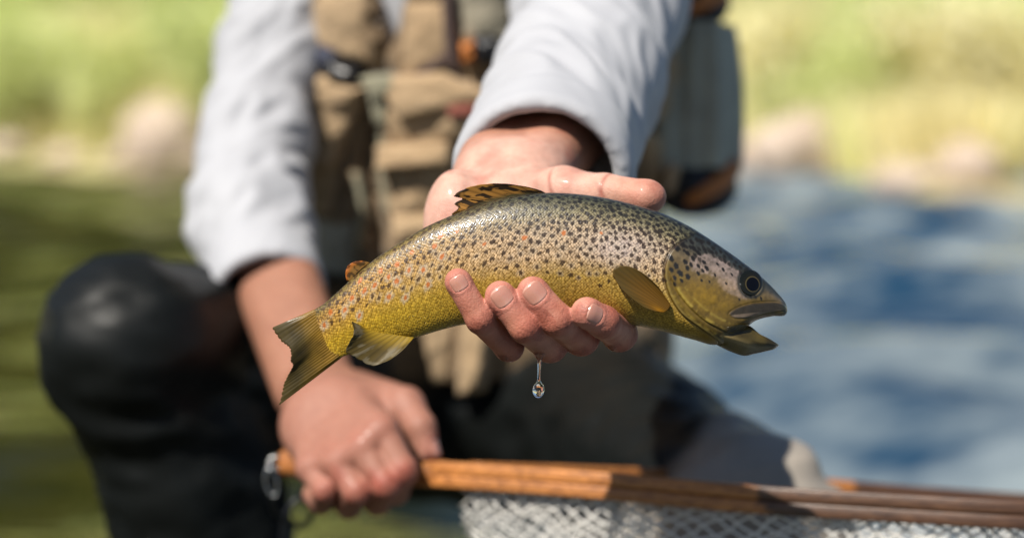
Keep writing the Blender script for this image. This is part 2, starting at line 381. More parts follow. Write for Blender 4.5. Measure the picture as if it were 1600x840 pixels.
def tree_meshes(seed, H, nl, c1, c2):
    r = np.random.default_rng(seed); tr = [tube(spline(np.array([[0, 0, -0.3], [0.1, 0.05, H * .3], [-.1, .1, H * .6], [.05, 0, H * .95]]), 14), np.linspace(0.16, 0.02, 14) * H / 7, 9)]
    P, C = [], []
    for k in range(34):
        z0 = H * r.uniform(0.24, 0.85); a = r.uniform(0, 6.283); L = H * 0.33 * (1 - (z0 / H - 0.35) ** 2) * r.uniform(.6, 1.1)
        d = np.array([math.cos(a), math.sin(a), r.uniform(.1, .7)]); pts = np.array([0, 0, z0]) + np.linspace(0, 1, 7)[:, None] * d * L; pts[:, 2] -= np.linspace(0, 1, 7) ** 2 * L * .15
        tr.append(tube(pts, np.linspace(0.05, 0.008, 7) * H / 7, 5))
        for q in range(4):
            cc = pts[r.integers(2, 7)] + r.normal(size=3) * .12 * L; m = nl // 136
            P.append(cc + r.normal(size=(m, 3)) * np.array([.30, .30, .2]) * H / 7); C.append(c1 + (c2 - c1) * np.clip(r.uniform(0, 1) + r.normal(0, .12, (m, 1)), 0, 1))
    LV, LQ, LC = leaves(np.concatenate(P), np.full(sum(map(len, P)), .16), np.concatenate(C), r)
    SV, SQ, _ = join(tr); q, t = split_qt(SQ)
    a = mesh_data('crown', LV, LQ, col=LC); a.materials.append(MLEAF); b = mesh_data('trunk', SV, q, t); b.materials.append(MBARK); return a, b
tk = [tree_meshes(31, 7.0, 15000, np.array([0.07, 0.10, 0.018]), np.array([0.20, 0.23, 0.045])), tree_meshes(32, 8.0, 15000, np.array([0.05, 0.08, 0.016]), np.array([0.15, 0.19, 0.035]))]
for i, (tx, so, k, s_) in enumerate([(-4.4, 6.0, 0, 1.2), (-6.4, 5.2, 1, 1.3), (-2.9, 7.5, 1, 1.2), (-8.8, 5.0, 0, 1.3), (-5.4, 9.0, 0, 1.4), (-11.5, 5.0, 1, 1.3), (-8.0, 9.0, 1, 1.4), (-1.6, 9.5, 0, 1.1), (-3.6, 5.4, 1, 1.1), (-10.2, 7.0, 0, 1.3), (-1.9, 6.2, 0, 1.0), (-13.5, 6.0, 0, 1.3)]):
    yy = float(shore(np.array([tx]))[0]) + so; zz = float(ground_h(np.array([tx]), np.array([yy]))[0])
    place('bank_tree', tk[k], ('crown', 'trunk'), (tx, yy, zz), i * 2.1, s_, ('tall ' if s_ > 1.05 else 'smaller ') + ('dark' if k else 'mid') + ' green broadleaf tree ' + ('just behind the bushes of the far bank' if so < 5 else 'high on the slope behind the far bank'), 'tree', 'trees behind the far bank')

mr = M('boulder_stone', Roughness=0.85); v = mr.coord(); n1 = mr.noise(5, 6, vec=v); n2 = mr.noise(28, 5, vec=v)
mr.base(mr.mix(0.5, mr.ramp(n1.outputs[0], [(0.3, (0.30, 0.21, 0.15)), (0.6, (0.56, 0.45, 0.37)), (0.75, (0.68, 0.60, 0.54))]), mr.ramp(n2.outputs[0], [(0.3, (0.3, 0.23, 0.17)), (0.7, (0.62, 0.51, 0.41))]))); mr.bump(n2.outputs[0], 0.6, 0.03)
def rock(seed, ax):
    nu, nv = 26, 36; th = np.linspace(0, math.pi, nu)[:, None]; ph = np.arange(nv)[None] * 2 * math.pi / nv
    D = np.stack([np.sin(th) * np.cos(ph), np.sin(th) * np.sin(ph), np.cos(th) + 0 * ph], -1).reshape(-1, 3)
    f = 0.72 + 0.55 * (fbm(D * 1.3 + seed * 5.1) - 0.1) + 0.10 * np.abs(fbm(D * 4 + seed) - 0.5)
    return D * np.sign(1) * f[:, None] * np.array(ax), grid_quads(nu, nv, True)
rocks = [(-2.72, 0.0, (.40, .35, .36)), (-2.28, -.15, (.33, .3, .2)), (-3.1, -.1, (.2, .2, .14)), (-1.9, .1, (.3, .25, .22)), (-3.6, -.05, (.25, .2, .13)), (1.45, 0.1, (.33, .28, .21)), (1.85, .35, (.42, .3, .30)), (2.25, -.05, (.26, .2, .16)), (1.1, .05, (.25, .2, .16)),
         (2.62, .3, (.3, .28, .22)), (.65, 0.05, (.3, .26, .2)), (.1, .1, (.3, .25, .2)), (-.6, 0.0, (.28, .2, .18)), (-1.3, .05, (.25, .25, .2)), (3.3, .2, (.35, .3, .24)), (-4.2, .1, (.3, .25, .16)), (1.62, -.35, (.16, .14, .09)), (2.45, -.4, (.14, .12, .08))]
for i, (rx, so, ax) in enumerate(rocks):
    ax = tuple(np.array(ax) * (1.0 if i in (0, 6) else 0.72))
    V, Q = rock(i + 1, ax); yy = float(shore(np.array([rx]))[0]) + so; zz = float(ground_h(np.array([rx]), np.array([yy]))[0])
    org = np.array([rx, yy, max(zz, -0.1) + ax[2] * 0.35]); c_, s_ = math.cos(i * 1.7), math.sin(i * 1.7)
    V = V @ np.array([[c_, s_, 0], [-s_, c_, 0], [0, 0, 1]])
    big = i in (0, 6)
    tag(mk('boulder', V + org, Q, mat=mr.m, origin=org), ['big pale boulder beside smaller stones on the yellow grassy shoreline', 'broad pinkish boulder among the stones at the blue water edge'][i == 6] if big else ('large ' if max(ax) > .22 else 'small ') + 'pale weathered stone ' + ('standing in the shallows' if so < 0 else 'on dry ground') + ' at the edge of the far bank', 'rock', None if big else 'stones along the far shoreline')

# ------------------------------------------------------------------ the trout (built in its own side plane, millimetre scale)
FD = 1.0                                                    # distance of its middle plane
FO = cp(800, 420, FD)
def fpl(px, py): return np.array([(px - 800) / FPX * FD, (420 - py) / FPX * FD])
trout = empty('brown_trout', wp(870, 506, FD), 'wet spotted brown trout with open mouth lying across the outstretched hand', 'fish')
ST = np.array([  # top x, y, bottom x, y, half width mm
    (1229.5, 480, 1229.5, 487, 1.6), (1226, 471, 1224, 493, 4.6), (1213, 455, 1204, 494, 7.6), (1195, 437, 1178, 501, 10.6), (1172, 418, 1152, 520, 13.4), (1145, 398, 1118, 538, 15.6),
    (1110, 374, 1080, 529, 17.2), (1070, 350, 1040, 518, 18.0), (1020, 328, 1000, 509, 18.5), (960, 312, 950, 502, 19), (900, 303, 895, 501, 19), (840, 302, 835, 505, 18.5), (780, 311, 778, 509, 17.5),
    (720, 331, 730, 506, 16), (665, 355, 692, 514, 14), (622, 381, 655, 525, 12), (587, 404, 622, 533, 10.5), (556, 430, 590, 541, 8.8), (530, 454, 562, 548, 7), (508, 473, 545, 553, 4.8), (494, 482, 533, 558, 2.9), (482, 490, 521, 567, 1.5)], float)
NT, NP = 960, 420
S = spline(ST, NT)
# even out arc length along the axis
mid = 0.5 * (S[:, 0:2] + S[:, 2:4]); al = np.concatenate([[0], np.cumsum(np.linalg.norm(np.diff(mid, axis=0), axis=1))])
uu = np.linspace(0, al[-1], NT); S = np.stack([np.interp(uu, al, S[:, k]) for k in range(5)], 1); U_mm = uu / FPX * 1000
phi = np.arange(NP) * 2 * math.pi / NP                       # 0 = dorsal line, increasing towards the camera side
cs, sn = np.cos(phi), np.sin(phi)
ex = 0.92
sv = (1 - np.sign(cs) * np.abs(cs) ** ex) / 2               # 0 top .. 1 bottom
hexp = np.interp(uu / uu[-1], [0, .25, .45, .7, 1], [.90, .88, .78, .62, .62])[:, None]; hexp = hexp - (sstep(.28, .10, uu / uu[-1])[:, None] * .32) * sstep(.45, .75, sv)[None]; hw = np.sign(sn)[None] * np.abs(sn)[None] ** hexp
PX = S[:, 0:1] * (1 - sv) + S[:, 2:3] * sv; PY = S[:, 1:2] * (1 - sv) + S[:, 3:4] * sv
wide = 1 - 0.14 * sstep(0.45, 1.0, sv)[None, :] * sstep(0.3, 0.45, uu / uu[-1])[:, None]
# cheeks bulge, forehead narrows
head = 1 - sstep(150, 230, uu)[:, None]
wide = wide * (1 + head * (-0.20 * np.exp(-((sv[None] - 0.12) / 0.14) ** 2) + 0.05 * np.exp(-((sv[None] - 0.6) / 0.2) ** 2) + 0.14 * np.exp(-((sv[None] - 0.85) / 0.15) ** 2)))
YD = -S[:, 4:5] / 1000 * hw * wide                     # towards the camera is negative
FV = np.stack([(PX - 800) / FPX, YD, (420 - PY) / FPX], -1)  # (NT,NP,3) metres in the fish plane
# slight bend of the whole animal: tail and head drift
xx = FV[..., 0]; bend = 0.004 * np.sin((xx - 0.02) * 16) + 0.05 * np.minimum(xx + 0.05, 0) ** 2 * 6
# girth coordinate (mm from the dorsal line) on both sides
seg = np.linalg.norm(np.diff(FV, axis=1, append=FV[:, :1]), axis=2) * 1000
gv = np.concatenate([np.zeros((NT, 1)), np.cumsum(seg, 1)[:, :-1]], 1); tot = seg.sum(1, keepdims=True); gv = np.minimum(gv, tot - gv)
half = tot / 2; gs = gv / half                               # 0 dorsal .. 1 ventral along the skin
UU = np.repeat(U_mm[:, None], NP, 1)
px, py = PX.ravel(), PY.ravel(); u, g, s_ = UU.ravel(), gv.ravel(), gs.ravel(); front = (np.repeat((sn > 0)[None], NT, 0)).ravel()

def poly_signed(P, x, y):
    """distance to an open polyline, + on its right-hand side when walked in order (image coordinates, y down)"""
    P = np.asarray(P, float); best = np.full(len(x), 1e9); sg = np.zeros(len(x))
    for a, b in zip(P[:-1], P[1:]):
        ab = b - a; t = np.clip(((x - a[0]) * ab[0] + (y - a[1]) * ab[1]) / (ab @ ab), 0, 1)
        dx, dy = x - a[0] - t * ab[0], y - a[1] - t * ab[1]; d = np.hypot(dx, dy); m = d < best - 1e-9
        cr = ab[0] * dy - ab[1] * dx; best = np.where(m, d, best); sg = np.where(m, np.sign(cr), sg)
    return best * sg
def inpoly(P, x, y):
    P = np.asarray(P, float); c = np.zeros(len(x), bool); j = len(P) - 1
    for i in range(len(P)):
        k = ((P[i, 1] > y) != (P[j, 1] > y)) & (x < (P[j, 0] - P[i, 0]) * (y - P[i, 1]) / (P[j, 1] - P[i, 1] + 1e-12) + P[i, 0]); c ^= k; j = i
    d = np.full(len(x), 1e9)
    for i in range(len(P)):
        a, b = P[i], P[(i + 1) % len(P)]; ab = b - a; t = np.clip(((x - a[0]) * ab[0] + (y - a[1]) * ab[1]) / (ab @ ab + 1e-9), 0, 1)
        d = np.minimum(d, np.hypot(x - a[0] - t * ab[0], y - a[1] - t * ab[1]))
    return np.where(c, d, -d)
sel = (px > 1010)
def onhead(f):
    r = np.full(len(px), -60.0); r[sel] = f(px[sel], py[sel]); return r
OP = spline([(1092, 362), (1066, 376), (1049, 388), (1039, 404), (1034, 424), (1037, 446), (1046, 468), (1062, 490), (1088, 509), (1118, 530), (1140, 548)], 40)
opd = onhead(lambda a, b: -poly_signed(OP, a, b))            # + in front (head side)
PREOP = spline([(1046, 438), (1056, 458), (1074, 480), (1098, 500), (1128, 515), (1150, 522)], 24)
prd = onhead(lambda a, b: -poly_signed(PREOP, a, b))
MAX = spline([(1134, 489), (1148, 480), (1168, 474), (1190, 472), (1211, 472), (1224, 477), (1226, 484), (1212, 485), (1195, 487), (1178, 491), (1160, 495), (1143, 495)], 60, True)
mxd = onhead(lambda a, b: inpoly(MAX, a, b))
eye_c = np.array([1170.0, 441.5])
er = np.hypot((px - eye_c[0]) / 20.5, (py - eye_c[1]) / 21.5)

# --- pigment maps in skin space (u along, g around), 0.2 mm cells
RES = 0.2; MU, MG = int(265 / RES), int(95 / RES)
mapD = np.zeros((MU, MG), np.float32); mapR = np.zeros((MU, MG), np.float32); mapH = np.zeros((MU, MG), np.float32)
sr = np.random.default_rng(17)
def stamp(mp, cu, cg, r, soft=0.25, star=0.25, asp=1.0, val=1.0):
    R = r * 1.9; i0, i1 = int((cu - R) / RES), int((cu + R) / RES) + 1; j0, j1 = int((cg - R) / RES), int((cg + R) / RES) + 1
    i0, j0 = max(i0, 0), max(j0, 0); i1, j1 = min(i1, MU), min(j1, MG)
    if i1 <= i0 or j1 <= j0: return
    I, J = np.meshgrid(np.arange(i0, i1) * RES - cu, np.arange(j0, j1) * RES - cg, indexing='ij'); J = J * asp
    a = np.arctan2(J, I); rr = r * (1 + star * (0.30 * np.sin(a * 3 + sr.uniform(0, 6)) + 0.45 * np.sin(a * 5 + sr.uniform(0, 6)) + 0.35 * np.sin(a * 7 + sr.uniform(0, 6)) + 0.5 * np.sin(a * 2 + sr.uniform(0, 6))))
    k = val * (1 - sstep(1 - soft, 1 + soft, np.hypot(I, J) / rr)); mp[i0:i1, j0:j1] = np.maximum(mp[i0:i1, j0:j1], k)
fr = np.where(front)[0][::3]; fpx, fpy = px[fr], py[fr]
def skin(x, y):
    i = fr[np.argmin((fpx - x) ** 2 + (fpy - y) ** 2)]; return u[i], g[i]
RED = [(571, 453), (609, 431), (641, 421), (663, 421), (692, 400), (610, 464), (635, 463), (671, 445), (646, 395), (622, 413), (622, 439), (564, 438), (597, 423), (540, 483), (518, 487), (507, 507), (564, 493), (819, 371), (879, 366), (758, 382), (716, 363), (690, 370), (588, 446), (680, 385), (937, 366), (552, 465)]
HSP = [(1078, 405, 3.6), (1099, 419, 3.5), (1066, 410, 3.4), (1052, 415, 3.8), (1058, 426, 4.2), (1070, 431, 3.6), (1068, 420, 3.1), (1075, 414, 2.9), (1086, 417, 2.8), (1070, 396, 3.3), (1080, 389, 3.6), (1088, 396, 3.8), (1096, 409, 3.2), (1092, 424, 2.5), (1085, 428, 2.6), (1044, 421, 3.2), (1044, 403, 4), (1063, 384, 3.8), (1093, 378, 3.6), (1110, 394, 3), (1098, 389, 3.2), (1060, 437, 2.6), (1050, 433, 2.8), (1050, 442, 2.4), (1077, 379, 3.4), (1052, 390, 4.2), (1118, 412, 2.2), (1126, 421, 2.6), (1112, 430, 2), (1130, 442, 1.8), (1120, 385, 2.6), (1134, 397, 2.4), (1150, 466, 1.6), (1168, 462, 2), (1176, 463, 2), (1185, 465, 2), (1160, 461, 1.5), (1140, 428, 2), (1106, 378, 3), (1090, 439, 1.8), (1103, 440, 1.6)]
redsk = []
for (x, y) in RED:
    a, b = skin(x, y); big = x < 700 or (x, y) in ((819, 371), (879, 366)); redsk.append((a, b))
    stamp(mapR, a, b, (1.15 if big else 0.85) * sr.uniform(.85, 1.15), 0.3, 0.22); stamp(mapH, a, b, (2.5 if x < 720 else 2.0) * sr.uniform(.85, 1.1), 0.4, 0.22, val=0.9 if x < 720 else 0.55)
for (x, y, r) in HSP:
    a, b = skin(x, y); stamp(mapD, a, b, r / 3.11 * 1.2, 0.3, 0.14)
# dart throwing for the dark spots of the back and flank
pts = list(redsk); npl = 0
Ltot = U_mm[-1]
halfU = half[:, 0]
head_u = 62.0                                                # end of the gill cover
for tries in range(34000):
    a = sr.uniform(20, Ltot - 8); hg = np.interp(a, U_mm, halfU); b = sr.uniform(0.5, 0.70 * hg); f = b / hg
    tail = sstep(150, 225, a)
    lim = np.interp(a, [20, 62, 95, 130, 160, 200, 250], [0.24, 0.68, 0.68, 0.62, 0.56, 0.52, 0.46])
    if a < 50 and f > 0.2: continue
    if a < 66 and f > 0.3: continue
    if f > lim * sr.uniform(0.75, 1.0): continue
    sp = np.interp(f, [0, 0.18, 0.35, 0.6], [2.95, 3.05, 3.3, 5.0]) * (1 + 0.05 * tail) * (0.85 if a < 120 else 1.0) * sr.uniform(0.85, 1.25)
    if any((a - p[0]) ** 2 + (b - p[1]) ** 2 < sp * sp for p in pts): continue
    pts.append((a, b)); npl += 1
    r = np.interp(f, [0, 0.2, 0.4, 0.65], [1.10, 1.12, 1.05, 0.98]) * sr.uniform(.75, 1.25) * (1 - 0.12 * tail)
    st = np.interp(f, [0, 0.2, 0.4], [0.10, 0.18, 0.28]); stamp(mapD, a, b, r, 0.25, st, val=sr.uniform(.8, 1.0))
    if f > 0.3 and sr.random() < 0.45: stamp(mapH, a, b, r * 2.0, 0.4, 0.2, val=0.45)
def samp(mp, u_, g_):
    a = np.clip(u_ / RES, 0, MU - 2); b = np.clip(g_ / RES, 0, MG - 2); i, j = a.astype(int), b.astype(int); f, h_ = a - i, b - j
    return mp[i, j] * (1 - f) * (1 - h_) + mp[i + 1, j] * f * (1 - h_) + mp[i, j + 1] * (1 - f) * h_ + mp[i + 1, j + 1] * f * h_

P3 = np.stack([u * 0.35, g * 0.35, front * 9.0], -1)
wob = (fbm(P3) - 0.5)
# --- scales: hexagonal rows in skin space
su = 1.62; sg = 0.85
uu_ = u + 0.9 * (vnoise(P3 * 0.9) - 0.5); gg_ = g + 0.9 * (vnoise(P3 * 0.9 + 31) - 0.5)
row = np.round(gg_ / sg); best = np.full(len(u), 9.0); hid = np.zeros(len(u)); scu = u.copy(); scg = g.copy()
for dr in (-1, 0, 1):
    rr = row + dr; off = (np.abs(rr) % 2) * 0.5; cu = (np.round(uu_ / su - off) + off); j1 = (np.abs(np.sin(cu * 39.3 + rr * 11.7) * 2371.3) % 1.0 - .5) * .55; j2 = (np.abs(np.sin(cu * 17.1 + rr * 57.9) * 9171.7) % 1.0 - .5) * .55; d = np.hypot((uu_ - cu * su - j1) / (su * 0.5), (gg_ - rr * sg - j2) / (sg * 1.0))
    m_ = d < best; best = np.where(m_, d, best); scu = np.where(m_, u - uu_ + cu * su, scu); scg = np.where(m_, g - gg_ + rr * sg, scg); hid = np.where(m_, np.abs(np.sin(cu * 12.9898 + rr * 78.233) * 43758.5453) % 1.0, hid)
bead = np.clip(1 - best ** 2, 0, 1)
scaly = sstep(-1, 5, -opd) * sstep(0, 6, u - 40)                        # behind the gill cover only
# --- colours (linear albedo)
def ramp(x, xs_, cs_):
    cs_ = np.array(cs_); return np.stack([np.interp(x, xs_, cs_[:, k]) for k in range(3)], 1)
sn_ = s_ + 0.05 * wob
tail = sstep(125, 225, u)[:, None]
skinA = ramp(sn_, [0, .10, .22, .36, .5, .62, .8, 1], [(.014, .018, .018), (.030, .032, .022), (.050, .040, .014), (.080, .042, .012), (.12, .060, .012), (.21, .118, .010), (.26, .150, .010), (.22, .14, .022)])
skinT = ramp(sn_, [0, .10, .25, .4, .6, .8, 1], [(.03, .020, .005), (.06, .036, .006), (.13, .060, .007), (.19, .085, .005), (.36, .195, .006), (.38, .21, .006), (.30, .17, .010)])
sk = skinA * (1 - tail) + skinT * tail
beadA = ramp(sn_, [0, .12, .24, .36, .5, .62, .8, 1], [(.028, .034, .032), (.075, .078, .052), (.26, .22, .12), (.66, .48, .31), (.78, .55, .33), (.58, .38, .09), (.47, .30, .04), (.38, .28, .08)])
beadT = ramp(sn_, [0, .12, .25, .45, .65, 1], [(.10, .075, .02), (.26, .18, .04), (.60, .33, .08), (.62, .36, .06), (.66, .42, .03), (.52, .34, .035)])
bd = beadA * (1 - tail) + beadT * tail
bd = bd * (0.62 + 0.62 * hid[:, None])
c = sk + (bd - sk) * (sstep(.30, .80, bead) * 0.95 * scaly)[:, None]
c *= (0.90 + 0.34 * (fbm(P3 * 2.2) - 0.35))[:, None]
# white wet sheen painted into the colour behind the head
wet_sheen = np.exp(-((px - 965) / 46) ** 2 - ((py - 388) / 24) ** 2) * (0.4 + bead * 0.6) * scaly * 0.45
c = c + (np.array([.62, .55, .60]) - c) * wet_sheen[:, None]
# head
fore = ramp(s_ + 0.06 * wob, [0, .12, .24, .34, .5, .75, 1], [(.016, .026, .034), (.022, .032, .036), (.06, .062, .05), (.15, .118, .065), (.155, .100, .016), (.105, .072, .010), (.055, .042, .009)])  # lower head darkened in the ramp for the shade on it
hm = sstep(-1.5, 2.5, opd)[:, None]
hn = fbm(np.stack([px * 0.06, py * 0.06, 0 * px], -1)); hn2 = fbm(np.stack([px * 0.16, py * 0.16, 0 * px + 5], -1))
pale = np.clip(np.exp(-((px - 1146) / 27) ** 2 - ((py - 443 - 0.30 * (px - 1146)) / 19) ** 2) * 1.8 + np.exp(-((px - 1098) / 34) ** 2 - ((py - 412) / 17) ** 2) * 1.0, 0, 1)  # reflected glare on the wet cheek painted over its silvery colour
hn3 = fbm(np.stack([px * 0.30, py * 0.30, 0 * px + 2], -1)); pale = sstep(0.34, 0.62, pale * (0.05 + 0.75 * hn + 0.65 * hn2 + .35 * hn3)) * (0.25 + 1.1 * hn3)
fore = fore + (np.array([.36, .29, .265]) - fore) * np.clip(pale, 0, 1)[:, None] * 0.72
gold = np.exp(-((px - 1098) / 40) ** 2 - ((py - 462) / 24) ** 2); fore = fore + (np.array([.24, .150, .012]) - fore) * np.clip(gold * 0.85 * (0.6 + 0.8 * hn2), 0, 1)[:, None]
fore = fore * np.array([.88, .82, .8]) * (0.42 + 0.75 * hn2 + .45 * hn3)[:, None]
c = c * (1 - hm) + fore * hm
streak = (np.exp(-((prd - 3) / 2.5) ** 2) * .6 + .35 * np.exp(-((prd + 9) / 2.0) ** 2) + .3 * np.exp(-((prd - 14) / 2.0) ** 2)) * hm[:, 0] * sstep(.35, .7, hn2) * 1.3; c = c + (np.array([.40, .29, .05]) - c) * streak[:, None]
edge = np.exp(-((opd + 1.0) / 1.6) ** 2); c = c * (1 - 0.5 * edge[:, None])
rim = np.exp(-((opd - 2.6) / 1.5) ** 2) * sstep(.3, .5, s_) * 0.35; c = c + (np.array([.45, .33, .10]) - c) * rim[:, None]
# upper jaw plate
mm = sstep(-1, 2, mxd)[:, None]; mcol = np.where(((py - (493 - (px - 1140) * 0.10)) > -2.5)[:, None], np.array([.17, .125, .09]), np.array([.045, .034, .024])) * (0.7 + 0.6 * hn2)[:, None]  # lower band painted paler to stand in for its wet highlight
c = c * (1 - mm) + mcol * mm
mline = np.exp(-((mxd) / 1.1) ** 2) * sstep(1216, 1185, px) * sstep(492, 484, py); c = c * (1 - 0.55 * mline[:, None])
snoutd = sstep(1214, 1224, px) * sstep(470, 478, py); c = c + (np.array([.03, .035, .02]) - c) * (snoutd * 0.9)[:, None]
orb = np.exp(-((er - 1.02) / 0.15) ** 2); c = c + (np.array([.022, .024, .02]) - c) * (orb * 0.95)[:, None]
# spots
H = samp(mapH, u, g); D = samp(mapD, u, g); Dc = samp(mapD, np.maximum(scu, 0), np.maximum(scg, 0)); kf = scaly * sstep(.16, .3, s_); D = D * (1 - kf) + kf * sstep(.25, .55, .78 * D + .22 * Dc); Rr = samp(mapR, u, g)
c = c + (np.array([.56, .46, .34]) * (0.6 + 0.5 * bead)[:, None] - c) * (H * sstep(.22, .36, s_) * 0.68)[:, None]
dk = ramp(s_, [0, .2, .33, .5], [(.006, .008, .012), (.010, .009, .008), (.026, .011, .005), (.032, .013, .004)]); dk = dk * (1 - tail) + np.array([.065, .028, .006]) * tail
dk = dk * (1 - hm) + np.array([.012, .010, .008]) * hm
c = c + (dk - c) * (D * (1 - 0.14 * bead * scaly * sstep(.2, .4, s_)))[:, None]
c = c + (np.array([.52, .135, .014]) - c) * (Rr * 0.9)[:, None]
c = np.clip(c * 0.77, 0.003, 0.85)
# --- relief
disp = 0.17 * bead * scaly * (0.35 + 0.65 * sstep(0.1, 0.3, s_)) + 0.10 * wob
disp += 0.75 * sstep(-1.2, 1.2, opd) * sstep(.16, .3, s_) * np.exp(-np.clip(opd, 0, 99) / 26) - 0.5 * np.exp(-((opd + 1.5) / 2.0) ** 2) * sstep(.16, .3, s_)
disp += 0.45 * sstep(-1, 1, prd) * np.exp(-np.clip(prd, 0, 99) / 18) * (prd > -50) - 0.25 * np.exp(-((prd + 1.5) / 1.8) ** 2)
disp += 0.14 * sstep(-1.2, 1.8, mxd) - 0.22 * np.exp(-((mxd + 1.4) / 1.5) ** 2)
disp += -0.8 * sstep(1.0, 0.75, er)
disp += hm[:, 0] * 0.16 * (hn2 - 0.5)
FN = vnormals(FV.reshape(-1, 3), grid_quads(NT, NP, True))
if FN[NP // 4 + NP * 400, 1] > 0: FN = -FN; flipF = True
else: flipF = False
Vf = FV.reshape(-1, 3) + FN * (disp / 1000)[:, None]
Vf[:, 1] += bend.ravel() * 0
BODY = [(Vf, grid_quads(NT, NP, True), c)]
# end caps (snout and tail root)
# --- lower jaw: a second loft running back into the throat
JT = np.array([(1216, 536.5, 1216, 540, 1.2), (1211, 531, 1209, 545, 4.2), (1200, 522, 1196, 548.5, 6.6), (1186, 513.5, 1180, 552, 8.6), (1171, 502, 1163, 555.5, 11.2), (1152, 501, 1143, 549.5, 13.0), (1130, 506, 1118, 537.5, 13.8), (1100, 506, 1092, 522, 13.6), (1070, 500, 1064, 511, 12.0), (1040, 492, 1040, 502, 10)], float)
NJ, NQ = 220, 200
J = spline(JT, NJ); ph = np.arange(NQ) * 2 * math.pi / NQ; jc, js = np.cos(ph), np.sin(ph)
jv = (1 - np.sign(jc) * np.abs(jc) ** 0.95) / 2; jh = np.sign(js) * np.abs(js) ** 0.92
JX = J[:, 0:1] * (1 - jv) + J[:, 2:3] * jv; JY = J[:, 1:2] * (1 - jv) + J[:, 3:4] * jv; JW = -J[:, 4:5] / 1000 * jh[None] * (1 - 0.30 * sstep(.5, 1, jv))[None]
JV = np.stack([(JX - 800) / FPX, JW, (420 - JY) / FPX], -1)
trough = (np.exp(-(jh / 0.55) ** 2) * (jc > 0))[None] * np.exp(-((np.arange(NJ) / NJ - 0.28) / 0.25) ** 2)[:, None]
JV[..., 2] -= 0.0045 * trough                                   # hollow of the tongue bed
jx, jy = JX.ravel(), JY.ravel(); jn = fbm(np.stack([jx * .08, jy * .08, 0 * jx], -1)); jn2 = fbm(np.stack([jx * .025 + jy * .02, jy * .12 - jx * .05, 0 * jx + 3], -1))
jcol = np.array([.075, .052, .010]) * (0.5 + 1.0 * jn)[:, None]
band = np.exp(-((jy - (515 + (jx - 1100) * 0.33)) / 4.5) ** 2) * sstep(1090, 1110, jx) * (1 - sstep(1165, 1185, jx)); jcol = jcol + (np.array([.22, .165, .07]) - jcol) * (band * 0.7)[:, None]  # highlight along the jaw painted as a pale band
dkb = np.exp(-((jy - (498 + (jx - 1100) * 0.38)) / 9) ** 2) * (1 - sstep(1160, 1190, jx)); jcol = jcol * (1 - 0.55 * dkb[:, None])  # shade of the cheek crease painted into the jaw colour
tip = sstep(1180, 1205, jx) * (1 - sstep(0.5, 0.9, np.repeat(jv[None], NJ, 0).ravel())); jcol = jcol * (1 - 0.6 * tip[:, None])
lip = np.repeat((sstep(0.07, 0.01, jv) * (jc > 0))[None], NJ, 0).ravel() * sstep(1160, 1168, jx); jcol = jcol + (np.array([.62, .50, .44]) - jcol) * lip[:, None]
JN = vnormals(JV.reshape(-1, 3), grid_quads(NJ, NQ, True)); JN *= (1 if JN[NQ // 4 + NQ * 100, 1] < 0 else -1)
jd = 0.35 * band - 0.45 * dkb + 0.2 * (jn2 - .5)
JV = JV.reshape(-1, 3) + JN * (jd / 1000)[:, None]
# carry the jaw back onto the throat: follow the body surface and its colour there
x0, y0, GW, GH = 1000, 330, 235, 240
hb = np.zeros((GW, GH)); cb3 = np.zeros((GW, GH, 3)); fi = np.where(front & (px > 1002))[0]; fi = fi[np.argsort(-Vf[fi, 1])]
ii, jj = np.clip(np.round(px[fi] - x0).astype(int), 0, GW - 1), np.clip(np.round(py[fi] - y0).astype(int), 0, GH - 1); hb[ii, jj] = -Vf[fi, 1]; cb3[ii, jj] = c[fi]
for _ in range(3):
    e_ = hb == 0; sh = [np.roll(hb, d_, a_) for d_, a_ in ((1, 0), (-1, 0), (1, 1), (-1, 1))]; sc3 = [np.roll(cb3, d_, a_) for d_, a_ in ((1, 0), (-1, 0), (1, 1), (-1, 1))]
    k_ = np.argmax(sh, 0); hb = np.where(e_, np.max(sh, 0), hb); cb3 = np.where(e_[..., None], np.take_along_axis(np.array(sc3), k_[None, ..., None], 0)[0], cb3)
gi, gj = np.clip(np.round(jx - x0).astype(int), 0, GW - 1), np.clip(np.round(jy - y0).astype(int), 0, GH - 1)
HB, CB = hb[gi, gj], cb3[gi, gj] / 0.77
jvv = np.abs(np.repeat(jh[None], NJ, 0).ravel()); kx_ = sstep(1136, 1098, jx); sid = np.sign(JV[:, 1]); own = np.abs(JV[:, 1]); tuck = 0.0003 - 0.0009 * sstep(1092, 1062, jx) - 0.0006 * sstep(492, 484, jy)
JV[:, 1] = sid * np.where(HB > 0, np.maximum(own, (HB + .0004) * sstep(0, .25, jvv)) * (1 - kx_) + np.minimum(own, HB + tuck) * kx_ , own)
jcol = jcol * (1 - kx_[:, None] * .9) + CB * np.array([.8, .78, .7]) * (kx_[:, None] * .9) * (HB > 0)[:, None] + jcol * (kx_[:, None] * .9) * (HB <= 0)[:, None]
BODY.append((JV, grid_quads(NJ, NQ, True), jcol))
V, Q, C = join(BODY)
def fish_world(V): return to_world(np.asarray(V) + np.array([0, FD, 0]))
mf = M('trout_skin', Roughness=0.42, Specular_IOR_Level=0.40, Coat_Weight=0.42, Coat_Roughness=0.06, Coat_IOR=1.34)
mf.base(mf.attr()); nf = mf.noise(2600, 2, vec=mf.coord()); nf2 = mf.noise(420, 3, vec=mf.coord()); b1 = mf.bump(nf.outputs[0], 0.18, 0.0002); mf.bump(nf2.outputs[0], 0.15, 0.0006, b1)
mf.set('Subsurface_Weight', 0.06); mf.set('Subsurface_Radius', (0.003, 0.002, 0.001))
mk('body', fish_world(V), Q, mat=mf.m, parent=trout, col=C)

